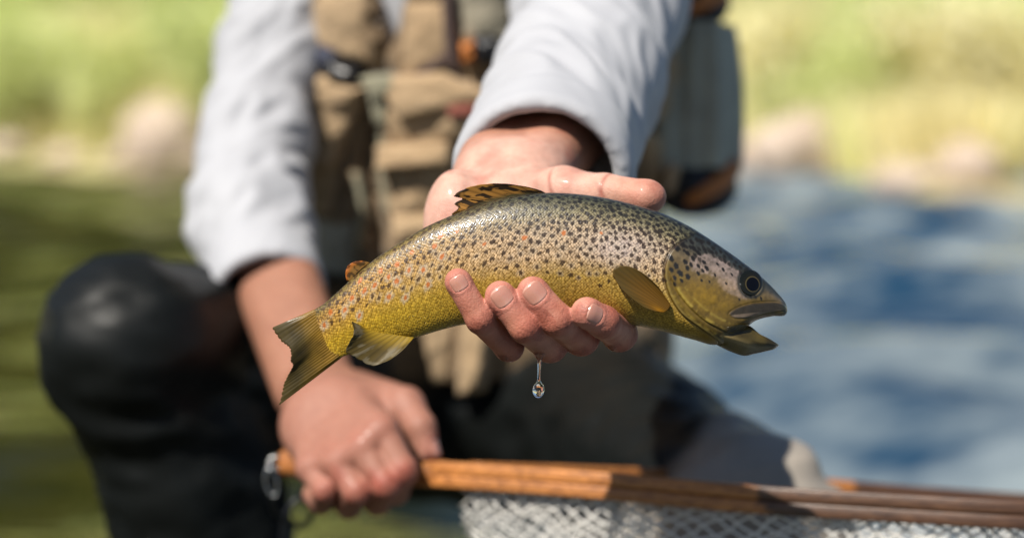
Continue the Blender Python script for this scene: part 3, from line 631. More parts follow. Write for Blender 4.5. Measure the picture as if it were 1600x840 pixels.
# --- fins: thin tapered membranes with raised rays
def fin(name, root, edge, y0, y1, nr, colf, thick=0.9, ny=46, nx=120, wav=0.6, rag=0.05, seed=1):
    r = np.random.default_rng(seed); R_, E_ = spline(root, nx), spline(edge, nx)
    k = np.linspace(0, 1, ny)[:, None, None]; v = np.linspace(0, 1, nx)
    ray = np.abs(np.sin(v * math.pi * nr)) ** 0.7; jag = 1 - rag * (0.5 * vnoise(np.stack([v * nr * 0.9, v * 0 + seed, v * 0], -1)) + 0.5 * (1 - ray))
    kk = k * jag[None, :, None]; P = R_[None] * (1 - kk) + E_[None] * kk
    x, y = P[..., 0], P[..., 1]; K = np.repeat(k[..., 0], nx, 1); Vv = np.repeat(v[None], ny, 0)
    ymid = (y0 * (1 - K) + y1 * K) + wav / 1000 * np.sin(Vv * 7 + seed) * K + 0.25 / 1000 * (vnoise(np.stack([Vv * 9, K * 3, 0 * K + seed], -1).reshape(-1, 3)).reshape(K.shape) - .5) * 2 * K
    t = thick / 2000 * (1 - 0.72 * K) * (0.9 + 0.16 * ray[None]) * np.minimum(1, np.minimum(Vv, 1 - Vv) * 12 + 0.15)
    t[-1] *= 0.15
    col = colf(x.ravel(), y.ravel(), K.ravel(), Vv.ravel(), np.repeat(ray[None], ny, 0).ravel())
    out = []
    for sgn in (-1, 1): out.append((np.stack([(x - 800) / FPX, ymid + sgn * t, (420 - y) / FPX], -1).reshape(-1, 3), grid_quads(ny, nx) if sgn < 0 else grid_quads(ny, nx)[:, ::-1], col))
    V, Q, C = join(out)
    n = ny * nx; a = np.concatenate([np.arange(nx), np.arange(nx - 1, n, nx), np.arange(n - 1, n - nx - 1, -1), np.arange(n - nx, -1, -nx)])
    Q = np.concatenate([Q, np.stack([a[:-1], a[1:], a[1:] + n, a[:-1] + n], -1)])
    return mk(name, fish_world(V), Q, mat=MFIN, parent=trout, col=C)
mfin = M('fin_membrane', Roughness=0.55, Coat_Weight=0.06, Coat_Roughness=0.15, Specular_IOR_Level=0.22); ca_ = mfin.attr(); mfin.base(ca_)
t_ = mfin.n('ShaderNodeBsdfTranslucent'); mfin.l(ca_, t_.inputs[0]); mx_ = mfin.n('ShaderNodeMixShader'); mx_.inputs[0].default_value = 0.25
mfin.l(mfin.b.outputs[0], mx_.inputs[1]); mfin.l(t_.outputs[0], mx_.inputs[2]); mfin.l(mx_.outputs[0], mfin.nt.nodes['Material Output'].inputs[0]); MFIN = mfin.m
def N2(x, y, f, z=0.0): return fbm(np.stack([x * f, y * f, 0 * x + z], -1))
def c_tail(x, y, K, Vv, ray):
    a = np.array([.24, .130, .008]); b = np.array([.062, .044, .010]); c = a + (b - a) * sstep(.1, .75, K)[:, None]
    c = c * (0.70 + 0.22 * ray + 0.7 * (N2(x, y, .05) - .3))[:, None]; mid = np.exp(-((Vv - .46) / .10) ** 2) * sstep(.3, .7, K); c *= (1 - .6 * mid)[:, None]
    return np.clip(c * (0.8 + .5 * (N2(x, y, .14, 4) - .3))[:, None], .004, 1)
fin('caudal_fin', [(494, 482), (508, 504), (520, 532), (533, 559)], [(424, 512), (440, 533), (454, 545), (455, 562), (457, 573), (447, 590), (441, 608), (436, 633)], 0, -0.003, 24, c_tail, 3.4, nx=170, wav=1.4, rag=0.05, seed=2)
def c_dors(x, y, K, Vv, ray):
    c = np.array([.36, .17, .035]) * (0.55 + 0.6 * ray)[:, None] * (1.0 - 0.1 * K)[:, None]
    sp = fbm(np.stack([Vv * 17 + 2, K * 4.2, 0 * K + 2], -1)); c = c + (np.array([.012, .008, .005]) - c) * (sstep(.50, .56, sp) * .95)[:, None]
    c = c + (np.array([.09, .075, .03]) - c) * (sstep(.35, .05, K))[:, None]; return c
fin('dorsal_fin', [(857, 304), (820, 306), (780, 314), (745, 325), (708, 340)], [(846, 298), (822, 291.5), (785, 286.5), (752, 288), (727, 294), (708, 306), (722, 310), (710, 318), (716, 325), (706, 334)], 0, -0.002, 13, c_dors, 1.6, nx=190, wav=1.2, rag=0.05, seed=3)
def c_adip(x, y, K, Vv, ray):
    c = np.array([.20, .10, .02]) + (np.array([.42, .12, .015]) - np.array([.20, .10, .02])) * sstep(.4, 1, K)[:, None]; return c * (1 - .7 * sstep(.52, .6, N2(x, y, .22)))[:, None]
fin('adipose_fin', [(578, 410), (564, 421), (554, 432), (547, 441)], [(566, 407), (553, 409), (543, 416), (540, 428), (542, 438)], 0, -0.001, 1, c_adip, 3.0, ny=24, nx=40, wav=0.2, rag=0.0, seed=4)
def c_pect(x, y, K, Vv, ray):
    c = np.array([.13, .062, .006]) * (0.7 + 0.35 * ray)[:, None]; c = c + (np.array([.05, .042, .012]) - c) * (sstep(.35, .95, K) * .6)[:, None]; return c + np.array([.28, .12, .0]) * (np.exp(-((Vv - .85) / .15) ** 2 - ((K - .15) / .2) ** 2) * .6)[:, None]
fin('pectoral_fin', [(1043, 474), (1042, 479), (1038, 484), (1030, 487)], [(1024, 447), (1003, 428), (982, 416.5), (964, 415), (954, 423), (960, 440), (975, 458), (998, 476), (1016, 484)], -0.0185, -0.0205, 12, c_pect, 1.3, nx=150, wav=0.8, rag=0.02, seed=5)
def c_anal(x, y, K, Vv, ray):
    c = np.array([.26, .165, .012]) + (np.array([.085, .058, .014]) - np.array([.26, .165, .012])) * sstep(.1, .6, K)[:, None]
    c *= (0.65 + .4 * ray)[:, None]; w_ = sstep(.5, .62, fbm(np.stack([Vv * 15, K * 3, 0 * K + 8], -1))) * sstep(.3, .6, K); return c + (np.array([.30, .27, .20]) - c) * (w_ * .3)[:, None]
fin('anal_fin', [(648, 526), (632, 524), (612, 521), (590, 516), (575, 512)], [(634, 543), (612, 560), (584, 570), (566, 562), (552, 553), (543, 547), (549, 532), (556, 518), (552, 500)], -0.006, -0.014, 11, c_anal, 1.6, nx=150, wav=1.6, rag=0.05, seed=6)
fin('pelvic_fin', [(835, 508), (822, 509), (810, 509), (802, 508)], [(790, 528), (776, 534), (764, 532), (758, 524), (768, 514)], 0.004, 0.010, 9, c_anal, 1.2, nx=80, wav=.6, seed=7)

# --- eye: cornea bulge with iris ring and pupil
def disc_dome(cx, cy, rx, ry, y0, hgt, nr=28, na=64):
    k = np.linspace(0, 1, nr)[:, None]; a = np.arange(na)[None] * 2 * math.pi / na
    x = cx + rx * k * np.cos(a); y = cy + ry * k * np.sin(a); z = y0 - hgt * np.sqrt(np.maximum(1 - k ** 2 * .98, 0)) + 0 * a
    return np.stack([(x - 800) / FPX, z, (420 - y) / FPX], -1).reshape(-1, 3), grid_quads(nr, na, True)
me_ = M('trout_eye', Roughness=0.06, Coat_Weight=0.25, Coat_Roughness=0.02, Specular_IOR_Level=0.2); me_.base(me_.attr())
for side in (-1, 1):
    V, Q = disc_dome(eye_c[0], eye_c[1], 19.8, 20.2, 0, 0.0025); ex_, ey_ = (V[:, 0] * FPX + 800), 420 - V[:, 2] * FPX
    pr = np.hypot((ex_ - 1172) / 10.6, (ey_ - 443.5) / 10.8); col = np.tile(np.array([.005, .006, .005]), (len(V), 1)); ir = sstep(1.9, 1.2, pr) * (N2(ex_, ey_, .2)); col = col + (np.array([.012, .011, .007]) - col) * ir[:, None]
    ring = np.exp(-((pr - 1.06) / .055) ** 2); col = col + (np.array([.13, .10, .04]) - col) * (ring * .6)[:, None]; col = np.where((pr < 1)[:, None], np.array([.002, .002, .003]), col)
    gxx, gyy = np.meshgrid(np.arange(GW) + x0, np.arange(GH) + y0, indexing='ij'); near_ = (np.hypot(gxx - eye_c[0], gyy - eye_c[1]) < 30) & (np.hypot(gxx - eye_c[0], gyy - eye_c[1]) > 21) & (hb > 0)
    A_ = np.stack([np.ones(near_.sum()), gxx[near_] - eye_c[0], gyy[near_] - eye_c[1]], -1); co_ = np.linalg.lstsq(A_, hb[near_], rcond=None)[0]
    V[:, 1] += -(co_[0] - 0.0002 + co_[1] * (ex_ - eye_c[0]) + co_[2] * (ey_ - eye_c[1])); V[:, 1] *= (1 if side < 0 else -1)
    mk('eye', fish_world(V), Q if side > 0 else Q[:, ::-1], mat=me_.m, parent=trout, col=col)

# ------------------------------------------------------------------ the angler
SHL, SHR = cp(985, -160, 1.57), cp(478, -130, 1.72)          # shoulder joints (his left = right in the picture)
person = empty('person', [float(to_world(cp(760, 640, 1.8))[0]), float(to_world(cp(760, 640, 1.8))[1]), -0.02],
               'crouching angler in white shirt, tan fishing vest and dark waders holding out a trout', 'person')
# ---- skin
msk = M('skin', Roughness=0.55, Specular_IOR_Level=0.3, Coat_Weight=0.04, Coat_Roughness=0.12)
v = msk.coord(); n1 = msk.noise(160, 4, vec=v); n2 = msk.noise(1500, 3, vec=v); ca = msk.attr()
msk.base(msk.mix(0.35, ca, msk.ramp(n1.outputs[0], [(0.3, (0.55, 0.40, 0.36)), (0.7, (1.0, 1.0, 1.0))]), 'MULTIPLY'))
vo = msk.n('ShaderNodeTexVoronoi', Scale=900.0); msk.l(v, vo.inputs['Vector'])
b1 = msk.bump(n2.outputs[0], 0.35, 0.0004); b2 = msk.bump(vo.outputs['Distance'], 0.25, 0.0005, b1); n3 = msk.noise(330, 4, .7, vec=v); msk.bump(n3.outputs[0], 0.25, 0.0010, b2)
msk.set('Subsurface_Weight', 0.10); msk.set('Subsurface_Radius', (0.0020, 0.0007, 0.0004)); msk.set('Subsurface_Scale', 1.0)
MSKIN = msk.m
mnl = M('nail', Base_Color=(0.62, 0.36, 0.30), Roughness=0.24, Coat_Weight=0.5, Coat_Roughness=0.1); mnl.base(mnl.attr()); mnl.set('Subsurface_Weight', 0.1); mnl.set('Subsurface_Radius', (0.003, 0.001, 0.0008)); MNAIL = mnl.m

def biggest(V, Q):
    """keep the largest connected piece"""
    lab = np.arange(len(V)); E = np.concatenate([Q[:, [0, 1]], Q[:, [1, 2]], Q[:, [2, 3]]])
    while True:
        m = np.minimum(lab[E[:, 0]], lab[E[:, 1]]); new = lab.copy(); np.minimum.at(new, E[:, 0], m); np.minimum.at(new, E[:, 1], m); new = new[new]; new = new[new]
        if (new == lab).all(): break
        lab = new
    k = np.bincount(lab, minlength=len(V)).argmax(); keep = lab == k; idx = np.cumsum(keep) - 1
    return V[keep], idx[Q[keep[Q[:, 0]]]]
def unit(v): return v / (np.linalg.norm(v) + 1e-12)
BODYP = []; NAILS = []
SKIN_SUN, SKIN_PALM, SKIN_RED = np.array([.36, .172, .112]), np.array([.54, .32, .25]), np.array([.34, .082, .055])

def nail(DIP, TIP, r, wmm, lmm, n0, shift=0.0, roll=0.0):
    a = unit(TIP - DIP); n = unit(n0 - a * (n0 @ a)); b = np.cross(a, n)
    if roll: n, b = unit(n * math.cos(roll) + b * math.sin(roll)), unit(b * math.cos(roll) - n * math.sin(roll))
    return dict(c=TIP + a * shift, a=a, n=n, b=b, r=r, w=wmm / 2000, l=lmm / 2000)
def nail_mesh(N):
    nu, nv = 21, 25; u_ = np.linspace(-1, 1, nu)[:, None]; v_ = np.linspace(-1, 1, nv)[None]
    # rounded-rectangle mapping, flatter at the free edge
    uu = u_ * np.sqrt(np.maximum(1 - 0.42 * np.abs(v_) ** 4.0, 0)); vv = v_ * np.sqrt(np.maximum(1 - 0.38 * np.abs(u_) ** 2.2, 0)) + 0 * u_
    R = N['r'] * 1.15; al = uu * N['w'] / R; q = np.maximum(np.abs(u_), np.abs(v_)) + 0 * al
    lift = N['r'] - R + 0.00012 - 0.0007 * sstep(0.86, 1.0, q) - 0.00085 * vv ** 2 * (vv > 0)
    P = N['c'] + N['a'] * (vv * N['l'])[..., None] + N['b'] * (np.sin(al) * R)[..., None] + N['n'] * (np.cos(al) * R + lift)[..., None]
    col = np.array([.44, .205, .152]) * np.ones((nu * nv, 1)); lun = np.exp(-(((vv + 0.95) / .35) ** 2 + (uu / .55) ** 2)).ravel(); col = col + (np.array([.60, .38, .32]) - col) * (lun * .4)[:, None]
    fe = sstep(.80, .90, vv).ravel(); col = col + (np.array([.62, .42, .34]) - col) * (fe * .5)[:, None]; col = col * (1 - 0.10 * sstep(.88, 1, q).ravel())[:, None]
    return P.reshape(-1, 3), grid_quads(nu, nv)[:, ::-1], col

def skin_finish(V, Q, joints, nails, base_f, creases=()):
    """knuckle wrinkles, nail folds and pigment"""
    N = vnormals(V, Q); disp = np.zeros(len(V)); col = base_f(V, N).copy()
    for (c, a, n, r, amp) in joints:                         # dorsal knuckle wrinkles
        d = V - c; s = d @ a; m = np.exp(-(s / (r * 0.75)) ** 2) * sstep(0.0, 0.6, N @ n) * (np.linalg.norm(d, axis=1) < r * 1.9)
        side = np.cross(a, n); w = s + 0.0008 * np.sin((d @ side) * 900) + 0.0009 * (vnoise(V * 420) - .5) * 2
        ln = sum(np.exp(-((w - o_) / (0.00034 * w_)) ** 2) for o_, w_ in ((-.0016, .9), (-.0001, 1.2), (.0013, .8), (.0027, .7))) * np.clip(m * 1.6, 0, 1)
        disp += amp * (-0.00017 * ln + 0.00010 * m)
        col = col + (SKIN_RED - col) * (m * 0.5 * min(amp, 1))[:, None]
        col = col * (1 - 0.34 * min(amp, 1) * np.clip(ln, 0, 1))[:, None]
    for (c, a, r, amp) in creases:                            # flexion creases on the palm side
        d = V - c; s = d @ a; m = np.exp(-(s / 0.0011) ** 2) * sstep(r, r * .4, np.linalg.norm(d, axis=1)); disp -= amp * m; col = col + (SKIN_RED * .8 - col) * (m * .6)[:, None]
    for N_ in nails:
        d = V - N_['c']; x = d @ N_['b'] / N_['w']; y = d @ N_['a'] / N_['l']; z = d @ N_['n']; q = (np.abs(x) ** 2.6 + np.abs(y) ** 2.6) ** (1 / 2.6); m = (z > 0) & (np.linalg.norm(d, axis=1) < 0.016)
        disp += m * (-0.0006 * sstep(1.0, 0.82, q) + 0.00028 * np.exp(-((q - 1.16) / .13) ** 2) * (1 - 0.8 * sstep(.5, .9, y)))
        near = m * np.exp(-((q - 1.08) / .10) ** 2); col = col + (SKIN_RED * .9 - col) * (near * .3)[:, None]
        col = col + (np.array([.45, .18, .14]) - col) * (m * sstep(2.2, 1.2, q) * .25)[:, None]
    disp += 0.00012 * (fbm(V * 300) - .5)
    return V + N * disp[:, None], col

# ---- left hand and forearm (the hand under the trout)
FG = {  # MCP, PIP, DIP, TIP as picture position and distance; radii mm
    'index':  [(958, 462, 1.036), (968, 521, 1.004), (943, 503, 0.977), (918, 489, 0.9715)],
    'middle': [(905, 478, 1.042), (908, 527, 1.000), (871, 500, 0.9745), (834, 458, 0.9735)],
    'ring':   [(850, 486, 1.045), (859, 539, 1.000), (821, 511, 0.9745), (783, 464, 0.9735)],
    'pinky':  [(795, 492, 1.046), (795, 541, 1.002), (750, 499, 0.9755), (717, 442, 0.9745)]}
FR = {'index': (10.2, 8.6, 7.9, 7.5), 'middle': (10.2, 8.7, 8.0, 7.7), 'ring': (10.0, 8.3, 7.7, 7.4), 'pinky': (9.0, 7.2, 6.7, 6.5)}
f = Field((-0.062, 0.950, -0.062), (0.092, 1.30, 0.118), 0.00085)
WR = cp(800, 275, 1.096)
EL = cp(905, 110, 1.29)
ax = unit(EL - WR); sd = unit(np.cross(ax, [0, 0, 1.0]))
joints, nails, creases = [], [], []
for s_, o in ((1, 0.012), (-1, 0.012)):
    f.cone(WR + sd * s_ * 0.0135, EL + sd * s_ * 0.0175, 0.0198, 0.0345, 0.012)
f.cone(WR + [0, -0.004, -0.004], cp(795, 330, 1.078), 0.022, 0.022, 0.012)
for nm, b in FG.items():
    m_ = cp(*b[0]); f.cone(WR + (m_ - WR) * 0.22, m_, 0.016, FR[nm][0] / 1000 + .0005, 0.012)
# palm pads
f.ell(cp(712, 352, 1.068), (0.0175, 0.016, 0.030), None, 0.012)           # heel on the little-finger side
f.ell(cp(760, 420, 1.058), (0.022, 0.013, 0.03), None, 0.012)
TH = [cp(800, 322, 1.078), cp(880, 299, 1.047), cp(946, 302, 1.032), cp(1008, 307.5, 1.020)]
f.cone(TH[0], TH[1], 0.0200, 0.0128, 0.014); f.cone(TH[1], TH[2], 0.0122, 0.0098, 0.005); f.cone(TH[2], TH[3], 0.0102, 0.0086, 0.003)
f.ell(TH[3] + unit(TH[3] - TH[2]) * 0.001, (0.0100, 0.0085, 0.0085), None, 0.003)
for nm, b in FG.items():
    p = [cp(*q) for q in b]; r = [x / 1000 for x in FR[nm]]
    g_ = Field(np.min(p, 0) - 0.02, np.max(p, 0) + 0.02, 0.002)  # only to document bounds
    def finger(q, p=p, r=r):
        d = smin(smin(d_cone(q, p[0], p[1], r[0], r[1]), d_cone(q, p[1], p[2], r[1], r[2]), 0.003), d_cone(q, p[2], p[3], r[2] * 1.01, r[3]), 0.0025)
        return smin(d, d_cone(q, p[3] - [0, -.001, 0], p[3] + unit(p[3] - p[2]) * 0.0012, r[3] * .99, r[3] * .93), 0.002)
    f.add(finger, np.min(p, 0) - 0.018, np.max(p, 0) + 0.018, 0.0014)
    for k, amp in ((1, 1.0), (2, 1.0)):
        t = unit(unit(p[k + 1] - p[k]) + unit(p[k] - p[k - 1])); n0 = unit(p[k] * 2 - p[k - 1] - p[k + 1] + 1e-5); n0 = unit(n0 - t * (n0 @ t) + np.array([0, -.35, 0])); joints.append((p[k] + n0 * r[k], t, n0, r[k], amp))
    sz = {'index': (10.2, 9.0), 'middle': (12.0, 10.6), 'ring': (11.2, 10.2), 'pinky': (9.4, 8.2)}[nm]
    nails.append(nail(p[2], p[3], r[3], sz[0], sz[1], np.array([-0.10, -1.0, 0.25]), 0.0002))
# spread the knuckle creases of the thumb (palm side)
creases = [(TH[2] + [0, -.006, .003], unit(TH[3] - TH[1]), 0.013, 0.0003), (TH[2] + [-.0022, -.006, -.002], unit(np.array([1, .1, .5])), 0.010, 0.00025), (TH[1] + [-.004, -.008, .002], unit(TH[2] - TH[0] + [0, 0, .02]), 0.014, 0.00018)]
V, Q = biggest(*f.mesh(2))
tips = [cp(*FG[k][3]) for k in FG]
def base_left(V, N):
    palm = sstep(1.01, 1.03, V[:, 1]) * sstep(1.11, 1.08, V[:, 1]); c = SKIN_SUN + (SKIN_PALM - SKIN_SUN) * palm[:, None]
    fing = sstep(1.01, 0.99, V[:, 1]); c = c + (np.array([.46, .19, .128]) - c) * (fing * .8)[:, None]
    t = np.min([np.linalg.norm(V - p, axis=1) for p in tips + [TH[3]]], 0); c = c + (np.array([.54, .25, .19]) - c) * (sstep(.016, .006, t) * .7)[:, None]
    mot = fbm(V * 90); c = c * (0.72 + 0.56 * mot)[:, None]; c = c + (SKIN_RED - c) * (sstep(.48, .72, fbm(V * 65 + 3)) * .38)[:, None]; return c
V, C = skin_finish(V, Q, joints, nails, base_left, creases)
BODYP.append((V, Q, C)); NAILS += nails

# ---- right forearm and fist on the net handle
HD = [cp(436, 722, 1.335), cp(540, 727, 1.312), cp(650, 738, 1.292)]
W2, E2 = cp(492, 606, 1.372), cp(398, 340, 1.545)
f = Field((-0.20, 1.225, -0.172), (-0.035, 1.62, 0.06), 0.0013)
ax = unit(E2 - W2); sd = unit(np.cross(ax, [0, -1.0, 0]))
for s_ in (1, -1): f.cone(W2 + sd * s_ * 0.0105, E2 + sd * s_ * 0.0095, 0.0185, 0.0245, 0.012)
MC = [cp(597, 672, 1.262), cp(566, 702, 1.258), cp(527, 723, 1.262), cp(486, 731, 1.275)]
for k, m_ in enumerate(MC): f.cone(W2 + (m_ - W2) * 0.12, m_, 0.0185 - .001 * k, 0.0115 - .0004 * k, 0.012)
PI = [cp(630, 735, 1.252), cp(604, 757, 1.248), cp(558, 767, 1.252), cp(509, 765, 1.262)]
DI = [cp(618, 768, 1.280), cp(590, 784, 1.280), cp(545, 790, 1.284), cp(502, 785, 1.292)]
TI = [cp(597, 762, 1.305), cp(570, 772, 1.306), cp(526, 776, 1.309), cp(488, 772, 1.316)]
joints2 = []
for k in range(4):
    r = [(10.2, 9.0, 8.4, 7.8), (10.2, 9.0, 8.4, 7.8), (9.8, 8.6, 8.1, 7.4), (9.0, 7.8, 7.2, 6.6)][k]; r = [x / 1000 for x in r]; p = [MC[k], PI[k], DI[k], TI[k]]
    def finger(q, p=p, r=r): return smin(smin(d_cone(q, p[0], p[1], r[0], r[1]), d_cone(q, p[1], p[2], r[1], r[2]), .004), d_cone(q, p[2], p[3], r[2], r[3]), .003)
    f.add(finger, np.min(p, 0) - .018, np.max(p, 0) + .018, 0.0012)
    t = unit(PI[k] - MC[k]); joints2 += [(MC[k] + [0, -.01, .005], t, np.array([0, -.9, .4]), .012, .2), (PI[k] + [0, -.009, 0], t, np.array([0, -1., .1]), .010, 1.0)]
T2 = [cp(560, 622, 1.352), cp(634, 634, 1.305), cp(657, 668, 1.288), cp(668, 704, 1.284)]
f.cone(T2[0], T2[1], 0.0185, 0.0125, 0.012); f.cone(T2[1], T2[2], 0.0122, 0.0102, 0.004); f.cone(T2[2], T2[3], 0.0102, 0.0082, 0.003)
f.ell(cp(520, 665, 1.318), (0.034, 0.021, 0.030), None, 0.015)
nails2 = [nail(T2[2], T2[3], .0082, 12.5, 13, np.array([.75, -.3, .5]))]
V, Q = biggest(*f.mesh(2))
def base_right(V, N):
    c = SKIN_SUN * np.array([.82, .82, .82]) * (0.85 + 0.3 * fbm(V * 70))[:, None]; h = sstep(1.36, 1.29, V[:, 1]); c = c + (np.array([.34, .16, .12]) - c) * (h * .6)[:, None]; return c
V, C = skin_finish(V, Q, joints2, nails2, base_right)
BODYP.append((V, Q, C)); NAILS += nails2

# ---- torso, neck and head (mostly under clothes or above the frame)
TYAW = math.radians(13)
TR = np.array([math.cos(TYAW), -math.sin(TYAW), 0]); TF = np.array([-math.sin(TYAW), -math.cos(TYAW), 0])   # his left, his front
PEL, NEK = cp(752, 640, 1.80), cp(722, -230, 1.70)
def torso(p, grow=0.0):
    t = (p[..., 2] - PEL[2]) / (NEK[2] - PEL[2]); c = PEL.astype(np.float32) + t[..., None] * (NEK - PEL).astype(np.float32); q = p - c
    u = q @ TR.astype(np.float32); w = q @ TF.astype(np.float32)
    a = np.interp(t, [-.1, .15, .4, .75, .95, 1.1], [.155, .152, .148, .168, .150, .10]).astype(np.float32) + grow; b = np.interp(t, [-.1, .2, .5, .75, .95, 1.1], [.105, .108, .108, .115, .095, .07]).astype(np.float32) + grow
    d = (np.sqrt((u / a) ** 2 + (w / b) ** 2) - 1) * np.minimum(a, b)
    d = np.maximum(d, np.maximum(p[..., 2] - NEK[2] - grow, PEL[2] - .06 - p[..., 2]))
    d = smin(d, d_cone(p, SHL, NEK + [0, 0, -.03], .062 + grow, .075 + grow), .05)
    return smin(d, d_cone(p, SHR, NEK + [0, 0, -.03], .062 + grow, .075 + grow), .05)
f = Field((-0.30, 1.40, -0.24), (0.26, 1.98, 0.72), 0.008)
f.add(lambda p: torso(p, -.012), f.lo, f.lo + f.n * f.h, 0)
ELL, ELR = cp(905, 110, 1.29), cp(398, 340, 1.545)
AL = [SHL, cp(937, 0, 1.39), ELL]; AR = [SHR, cp(430, 60, 1.67), cp(396, 215, 1.615), ELR]
for a_, b_ in zip(AL[:-1], AL[1:]): f.cone(a_, b_, .040, .034, .01)
for a_, b_ in zip(AR[:-1], AR[1:]): f.cone(a_, b_, .034, .032, .01)
HC = NEK + np.array([-.01, -.06, .175])
f.cone(NEK + [0, 0, -.02], HC + [0, .03, -.05], .058, .055, .03)
f.ell(HC + [0, .015, .025], (.074, .094, .092), None, .02); f.ell(HC + [0, -.035, -.045], (.055, .058, .068), None, .03)
f.cone(HC + [0, -.088, .01], HC + [0, -.108, -.028], .008, .013, .012); f.ell(HC + [0, -.09, -.065], (.024, .012, .008), None, .008)
for s_ in (-1, 1): f.ell(HC + [s_ * .075, .02, -.01], (.012, .02, .032), None, .006); f.ell(HC + [s_ * .032, -.088, .02], (.016, .012, .010), None, .006, op='s')
V, Q = biggest(*f.mesh(2)); C = np.tile(SKIN_SUN, (len(V), 1)) * (0.85 + .3 * fbm(V * 40))[:, None]
eyes = np.min([np.linalg.norm(V - (HC + [s_ * .032, -.08, .02]), axis=1) for s_ in (-1, 1)], 0); C = np.where((eyes < .011)[:, None], np.array([.05, .035, .03]), C)
BODYP.append((V, Q, C))
offs = np.cumsum([0] + [len(b_[0]) for b_ in BODYP]); br = []
for k, el in ((0, ELL), (1, ELR)):                            # skin of forearm and upper arm joined at the elbow, inside the sleeve
    A_, B_ = BODYP[k][0], BODYP[2][0]; ia = np.argsort(np.linalg.norm(A_ - (el - [0, .02, 0]), axis=1))[:12]
    for i_ in ia:
        o_ = np.argsort(np.linalg.norm(B_ - A_[i_], axis=1))[:2]; br.append((i_ + offs[k], o_[0] + offs[2], o_[1] + offs[2]))
V, Q, C = join(BODYP)
body = mk('body', to_world(V), Q, np.array(br), mat=MSKIN, parent=person, col=C)
for N_ in NAILS:
    V, Q, C = nail_mesh(N_); mk('fingernail', to_world(V), Q, mat=MNAIL, parent=body, col=C)
f = Field(HC - .14, HC + .14, .006)
f.ell(HC + [0, .028, .042], (.083, .098, .088)); f.ell(HC + [0, -.07, .0], (.07, .06, .075), None, .012, op='s')
V, Q = f.mesh(1); N = vnormals(V, Q); V = V + N * (.012 * (fbm(V * np.array([60, 60, 25])) - .5))[:, None]
mh = M('hair', Roughness=0.5, Base_Color=(.05, .03, .018)); mk('hair', to_world(V), Q, mat=mh.m, parent=person)

# ---- clothes
MSHIRT = fabric('shirt_cotton', (.335, .34, .365), (.385, .39, .415), .8, 1400, 10, .2, .0004)
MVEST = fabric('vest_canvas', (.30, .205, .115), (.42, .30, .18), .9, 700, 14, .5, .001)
MVESTB = fabric('vest_shell', (.15, .10, .055), (.25, .175, .105), .9, 700, 14, .5, .001)  # darker tan: shade of the gaps between pockets put into the colour
MVEST2 = fabric('vest_canvas_grey', (.30, .27, .20), (.38, .34, .26), .9, 700, 14, .5, .001)
MLIN = fabric('vest_lining', (.045, .03, .018), (.09, .06, .035), .9, 700, 14)
mw = M('wader_neoprene', Roughness=0.5, Specular_IOR_Level=0.2); v = mw.coord(); n1 = mw.noise(9, 5, vec=v); mw.base(mw.mix(1.0, mw.attr(), mw.ramp(n1.outputs[0], [(.35, (.6, .6, .6)), (.7, (1, 1, 1))]), 'MULTIPLY')); n2 = mw.noise(600, 2, vec=v); mw.bump(n2.outputs[0], .3, .0006); MWADER = mw.m

def sleeve_field(pts, rad, lo, hi, cuff_len, cav, h=0.003):
    f = Field(lo, hi, h)
    for a, b, r1, r2 in zip(pts[:-1], pts[1:], rad[:-1], rad[1:]): f.cone(a, b, r1, r2, .02)
    e = unit(pts[0] - pts[1])
    # open end: cut flat, hollow inside, rolled cuff
    def cut(p): return ((p - (pts[0] + e * 0.004).astype(np.float32)) @ e.astype(np.float32)) * -1 + 0
    f.add(lambda p: -((p - (pts[0] + e * .002).astype(np.float32)) @ e.astype(np.float32)), pts[0] - .14, pts[0] + .14, 0, 's')
    def ring(p):
        q = p - pts[0].astype(np.float32); s = q @ e.astype(np.float32); rr = np.linalg.norm(q - s[..., None] * e.astype(np.float32), axis=-1)
        return np.sqrt((np.maximum(np.abs(s + cuff_len * .5) - cuff_len * .40, 0)) ** 2 + (rr - rad[0] + .0005) ** 2) - .0038
    f.add(ring, pts[0] - .12, pts[0] + .12, .004)
    f.cone(pts[0] + e * .03, pts[0] - e * .045, cav, cav * .93, .004, 's')
    return f
def arm_folds(V, Q, pts, amp, freq, seed, cuff):
    N = vnormals(V, Q); P = np.array(pts); L = np.concatenate([[0], np.cumsum(np.linalg.norm(np.diff(P, axis=0), axis=1))])
    best = np.full(len(V), 9.); s = np.zeros(len(V)); A = np.zeros((len(V), 3)); T = np.zeros((len(V), 3))
    for i in range(len(P) - 1):
        ab = P[i + 1] - P[i]; t = np.clip((V - P[i]) @ ab / (ab @ ab), 0, 1); c = P[i] + t[:, None] * ab; d = np.linalg.norm(V - c, axis=1); m = d < best
        best = np.where(m, d, best); s = np.where(m, L[i] + t * np.linalg.norm(ab), s); A[m] = (V - c)[m]
    ang = np.arctan2(A[:, 2], A[:, 0])
    q = np.stack([s * freq + 1.1 * np.sin(ang * 1 + seed), np.cos(ang) * .75 + seed, np.sin(ang) * .75], -1)
    n = fbm(q, 3); ridge = 1 - np.abs(2 * n - 1) * 2; k = sstep(cuff * .8, cuff * 1.6, s)
    d = amp * (ridge - .35) * (0.2 + 0.8 * k) + amp * .6 * (fbm(q * np.array([.5, 1.5, 1.5]) + 4, 2) - .5)
    return V + N * d[:, None], (s, ang)
SLL = [cp(846, 284, 1.118), cp(900, 128, 1.27), cp(937, 0, 1.39), SHL]; SLR = [.0480, .049, .053, .072]
f = sleeve_field(SLL, SLR, (-.07, 1.03, -.03), (.21, 1.68, .38), .036, .0430)
V, Q = f.mesh(1); V, _ = arm_folds(V, Q, SLL, .0075, 19, 2.0, .045); shirt_parts = [(V, Q)]
